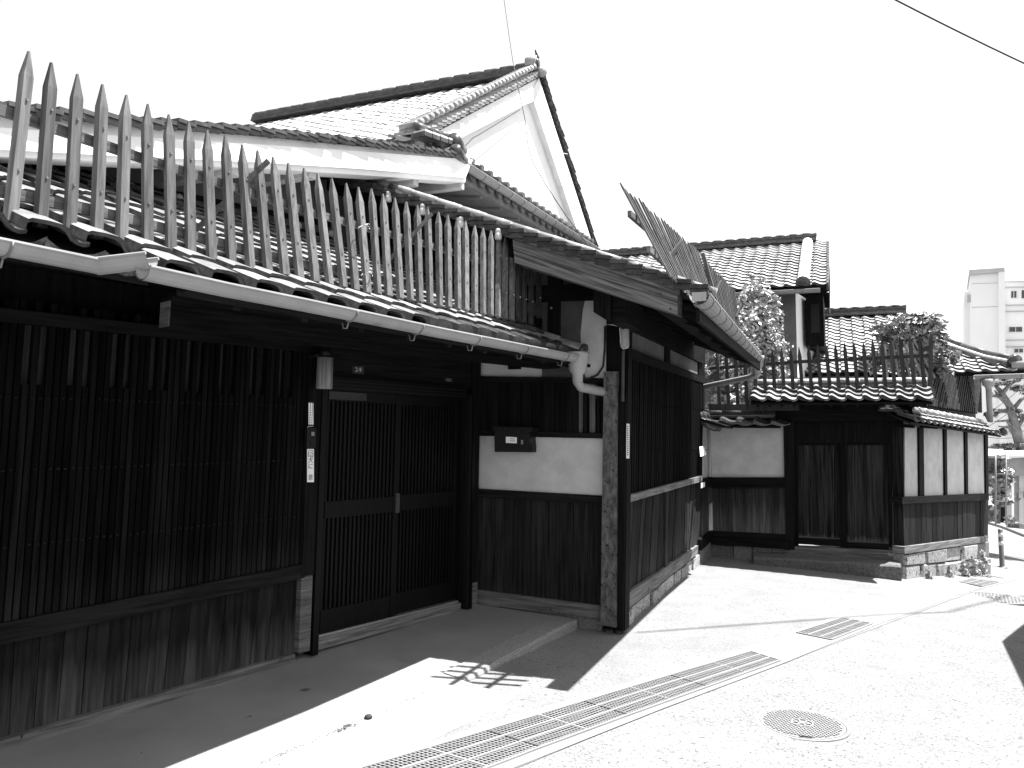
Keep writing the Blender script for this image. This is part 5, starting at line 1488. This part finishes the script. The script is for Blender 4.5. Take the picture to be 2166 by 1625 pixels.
# weeds along the stone footing
for i, (x, y, s_, lab) in enumerate([(2062, 1212, .30, 'leafy weed against the middle of the stone footing'), (2040, 1214, .26, 'weed clump left of centre at the stone footing'), (2078, 1208, .42, 'tallest weed growing up the end of the stone footing'), (1964, 1218, .12, 'low weed at the left of the stone footing'), (2008, 1216, .16, 'small weed between the footing stones')]):
    g_ = W.px(x, y, .16); g_.z = gz(g_.x, g_.y); wd_ = thing('weed', lab, 'weed', g_, 'weeds along the stone footing')
    ct = g_.copy()
    leaf_cloud('foliage', wd_, WEED, [(ct + Vector((0, 0, s_ * (.15 + .25 * q_))), s_ * (.42 - .1 * q_), s_ * .3, s_ * .3) for q_ in range(4)], int(250 + 1200 * s_), .024, 2.6, seed=20 + i, shell=.25)
    tube('stem', wd_, BARK, [ct, ct + Vector((.01, 0, s_ * .7))], .006, 5)

# ================================================================== down the lane, right edge
# bollard
g_ = gnd(2120, 1201); bo = thing('bollard', 'dark lane bollard with pale reflective bands by the corner', 'bollard', g_)
hB = (1201 - 1122) / FPX * g_.y
lathe('post', bo, BOLL, g_, [(.058, 0), (.05, .02), (.048, hB - .02), (.03, hB)], n=16)
lathe('base', bo, BOLL, g_, [(.1, 0), (.1, .012), (.06, .03)], n=16)
for f in (.80, .58):
    lathe('reflective_band', bo, REFLECT, g_ + Vector((0, 0, hB * f)), [(.051, 0), (.051, hB * .10)], n=16)
# far pavement
pp = [gnd(*p) for p in [(2088, 1108), (2118, 1117), (2166, 1136), (2300, 1180)]]
pb_ = [p + Vector((3, 4.5, 0)) for p in pp]
mb = MB()
for a, b in zip(pp, pb_):
    mb.v += [(a.x, a.y, a.z - .1), (a.x, a.y, a.z + .13), (b.x, b.y, gz(b.x, b.y) + .13)]
for i in range(3):
    for k in range(2):
        q_ = i * 3 + k; mb.f.append((q_, q_ + 1, q_ + 4, q_ + 3))
obj('pavement', mb, STONE_D, kind='structure')
# garage
gp = aty(2142, 1100, 21.5)
sg = thing('garage', 'low pale garage with shutter and flat roof at the right edge', 'garage', gp)
SFr = Fr(gp, 62)
S('wall', sg, SHED, SFr, [(2142, 985), (2260, 985), (2260, 1125), (2142, 1108)], -.2, .0)
S('fascia', sg, SHED, SFr, [(2122, 970), (2290, 962), (2290, 1000), (2122, 1008)], -.3, .25)
S('roof_slab', sg, FLATS_D, SFr, [(2118, 965), (2290, 955), (2290, 962), (2118, 970)], -3.0, .4)
S('door_frame', sg, FLATS_D, SFr, [(2156, 1005), (2166, 1005), (2166, 1110), (2156, 1108)], .0, .03)
S('corner_post', sg, FLATS, SFr, [(2140, 972), (2145, 972), (2145, 1118), (2140, 1117)], .0, .15)
SF2 = Fr(SFr.p(0, 0, 0), -28)
mb = MB()
for k in range(26):
    z_ = gp.z + .05 + k * .075
    mb.beam(SFr.p(-.05, z_, -.08), SFr.p(-.05, z_, -.08) + SF2.u * .75 * -1 + SF2.u * 1.5 * 0, .03, .06)
S('shutter', sg, METAL_D, SFr, [(2128, 1002), (2141, 1002), (2141, 1108), (2130, 1107)], -.3, -.1)
for k in range(14):
    y = 1005 + k * 7.2
    S('louvre', sg, METAL_G, SFr, [(2129, y), (2141, y), (2141, y + 2.4), (2129, y + 2.4)], -.1, -.06)
S('planter', sg, STONE_D, SFr, [(2156, 1110), (2170, 1112), (2170, 1120), (2156, 1118)], .1, .4)
# frame of poles beside it
fp = thing('pole_frame', 'thin metal pole frame standing before the hedge', 'frame', aty(2107, 1112, 19))
for x in (2106, 2128):
    tube('upright', fp, METAL_G, [aty(x, 1110, 19), aty(x, 955, 19)], .022, 6)
for y in (963, 1002, 1060):
    tube('crossbar', fp, METAL_G, [aty(2104, y, 19), aty(2130, y + 1, 19)], .018, 6)
# apartment block
Y_ = 70.0
ab = thing('apartment_block', 'pale concrete apartment block with small windows far behind', 'building', aty(2110, 1000, Y_))
FA = Fr(aty(2112, 800, Y_), 119)
def AS(name, par, m_, q, o0, o1, **k): return S(name, par, m_, FA, q, o0, o1, **k)
AS('tower', ab, FLATS, [(2052, 580), (2112, 574), (2114, 1060), (2052, 1060)], -8, 0)
AS('tower_corner', ab, FLATS, [(2112, 572), (2126, 571), (2128, 1060), (2115, 1060)], -8, .5)
AS('parapet', ab, FLATS_D, [(2050, 571), (2125, 566), (2125, 574), (2050, 581)], -8, .6)
AS('wing', ab, FLATS, [(2124, 596), (2420, 590), (2420, 1060), (2126, 1060)], -9, -1.0)
for y in (595, 607, 645, 658, 719, 733, 800, 815, 900, 912):
    AS('floor_band', ab, FLATS_D, [(2124, y), (2420, y - 5), (2420, y - 3.6), (2124, y + 1.6)], -1.02, -.85)
for y in (599, 649):
    AS('floor_joint', ab, FLATS_D, [(2055, y + 1), (2112, y - 1), (2112, y), (2055, y + 2)], -.02, .03)
wins = [(2139, 616, 2150, 630), (2161, 614, 2180, 631), (2135, 692, 2162, 702), (2146, 738, 2164, 746), (2140, 912, 2156, 919), (2141, 790, 2160, 798), (2172, 690, 2195, 700), (2172, 912, 2192, 920)]
for (xa, ya, xb, yb) in wins:
    wf = AS('window', ab, WHITE, [(xa - 1.5, ya - 1.2), (xb + 1.5, ya - 1.5), (xb + 1.5, yb + 1.5), (xa - 1.5, yb + 1.8)], -1.05, -.9)
    AS('pane', wf, GLASS, [(xa, ya), (xb, ya - .3), (xb, yb - .3), (xa, yb)], -.92, -.86)
    AS('mullion', wf, WHITE, [((xa + xb) / 2 - .5, ya), ((xa + xb) / 2 + .5, ya), ((xa + xb) / 2 + .5, yb), ((xa + xb) / 2 - .5, yb)], -.86, -.82)
for x in (2047, 2051):
    AS('stair_slot', ab, GLASS, [(x, 624), (x + 1.5, 622), (x + 1.5, 638), (x, 640)], -.5, .05)
AS('side_wing', ab, FLATS, [(2040, 618), (2054, 617), (2054, 1060), (2040, 1060)], -9, -1)

# house across the lane, just outside the frame: its eave throws the shadow at the right edge
ev = gnd(2119, 1357) + SUN * (2.95 / SUN.z)
NB = thing('neighbour_house', 'neighbour house across the lane beyond the right edge of the photo', 'house', ev + Vector((1.2, .2, -3.2)))
e1_ = (gnd(2166, 1335) - gnd(2119, 1357)).normalized(); e2_ = (gnd(2160, 1450) - gnd(2119, 1357)).normalized()
slab_q('roof', NB, TILE_END, [ev, ev + Vector((e2_.x, e2_.y, 0)) * 5, ev + Vector((e2_.x, e2_.y, 0)) * 5 + Vector((e1_.x, e1_.y, .3)) * 4, ev + Vector((e1_.x, e1_.y, .3)) * 4], .12)
wq = [ev + Vector((e1_.x + e2_.x, e1_.y + e2_.y, 0)) * .5, ev + Vector((e2_.x, e2_.y, 0)) * 4.6 + Vector((e1_.x, e1_.y, 0)) * .5]
mb = MB(); back = Vector((e1_.x, e1_.y, 0)) * 3.2
lo_ = lambda p: Vector((p.x, p.y, gz(p.x, p.y) - .2)); hi_ = lambda p: Vector((p.x, p.y, ev.z - .02))
mb.hexa([lo_(wq[0]), lo_(wq[1]), lo_(wq[1] + back), lo_(wq[0] + back)], [hi_(wq[0]), hi_(wq[1]), hi_(wq[1] + back), hi_(wq[0] + back)])
obj('wall', mb, PLASTER, NB)

# ================================================================== cables
def sag(a, b, s, n=14): return [a.lerp(b, k / n) - Vector((0, 0, s * 4 * (k / n) * (1 - k / n))) for k in range(n + 1)]
o = tube('overhead_cable', None, CABLE, sag(aty(1780, -60, 22), aty(2300, 195, 26), .1), .03, 6); tag(o, 'black overhead cable crossing the top right corner of the sky', 'cable')
o = tube('service_cable', None, CABLE, [aty(x, y, Y) for x, y, Y in ((1050, -120, 11.5), (1067, 5, 11.0), (1076, 70, 10.6), (1085, 130, 10.2), (1095, 180, 10.0), (1110, 250, 9.8), (1117, 310, 9.5), (1125, 340, 9.3), (1160, 400, 8.7), (1200, 460, 8.0), (1245, 520, 7.3), (1278, 556, 6.85), (1283, 580, 6.85), (1281, 610, 7.0), (1283, 640, 7.1))], .006, 6); tag(o, 'thin black service cable dropping from the sky onto the barge beam', 'cable')
lathe('clamp', o, CABLE_L, aty(1279, 556, 6.82) + Vector((0, 0, -.04)), [(.012, 0), (.016, .03), (.01, .07)], n=8)
o = tube('gable_wire', None, CABLE_L, [aty(982, 284, 11.8), aty(1010, 290, 12.3), aty(1060, 302, 13), aty(1120, 313, 13.8), aty(1200, 326, 14.6)], .008, 5); tag(o, 'pale thin wire stretched across the white gable', 'wire')
o = tube('gable_cable', None, CABLE, [T.px(975, 312, .1), T.px(985, 308, .1), T.px(1000, 292, .1), T.px(1015, 284, .05), T.px(1100, 232, .0)], .009, 5); tag(o, 'short dark cable looping up the left edge of the white gable', 'cable')
o = tube('lane_cable', None, CABLE, sag(Vector((1.19, 7.66, -.3)) + SUN * 11.2, Vector((5.1, 9.26, -.3)) + SUN * 11.2, .0) + [Vector((12, 12.4, 10.6))], .02, 6); tag(o, 'high cable over the lane above the top of the photo', 'cable')
for (x0, y0, x1, y1, Yc, i) in ((2085, 905, 2180, 830, 26, 0), (2090, 925, 2180, 918, 30, 1), (2080, 880, 2180, 800, 27, 2)):
    o = tube('lane_wire', None, CABLE, sag(aty(x0, y0, Yc), aty(x1, y1, Yc + 3), .1), .012, 5); tag(o, ['steep thin wire before the pine, middle of three', 'level thin wire below the pine needles', 'steep thin wire before the pine, uppermost'][i], 'wire')

# ================================================================== litter
P = gnd(647, 1460, .03); P.z = A.loc(P)[1]
u_, z_, o_ = A.loc(P); P.z = zp(u_, o_) + .006
mb = MB(); d = Vector((.98, .2, 0)); s_ = Vector((-.2, .98, 0))
mb.add([P - d * .045, P + s_ * .02 + Vector((0, 0, .006)), P + d * .045 + Vector((0, 0, .004)), P - s_ * .02 + Vector((0, 0, .006))], [(0, 1, 2, 3)])
tag(obj('fallen_leaf', mb, STONE_D), 'single dry leaf lying on the shaded porch concrete', 'leaf')
P = gnd(779, 1520, .012)
lathe('pebble', None, TILE_EDGE, P, [(.02, 0), (.028, .008), (.022, .02), (.008, .027)], n=9)
tag(bpy.data.objects['pebble'], 'lone dark pebble on the sunlit apron', 'pebble')
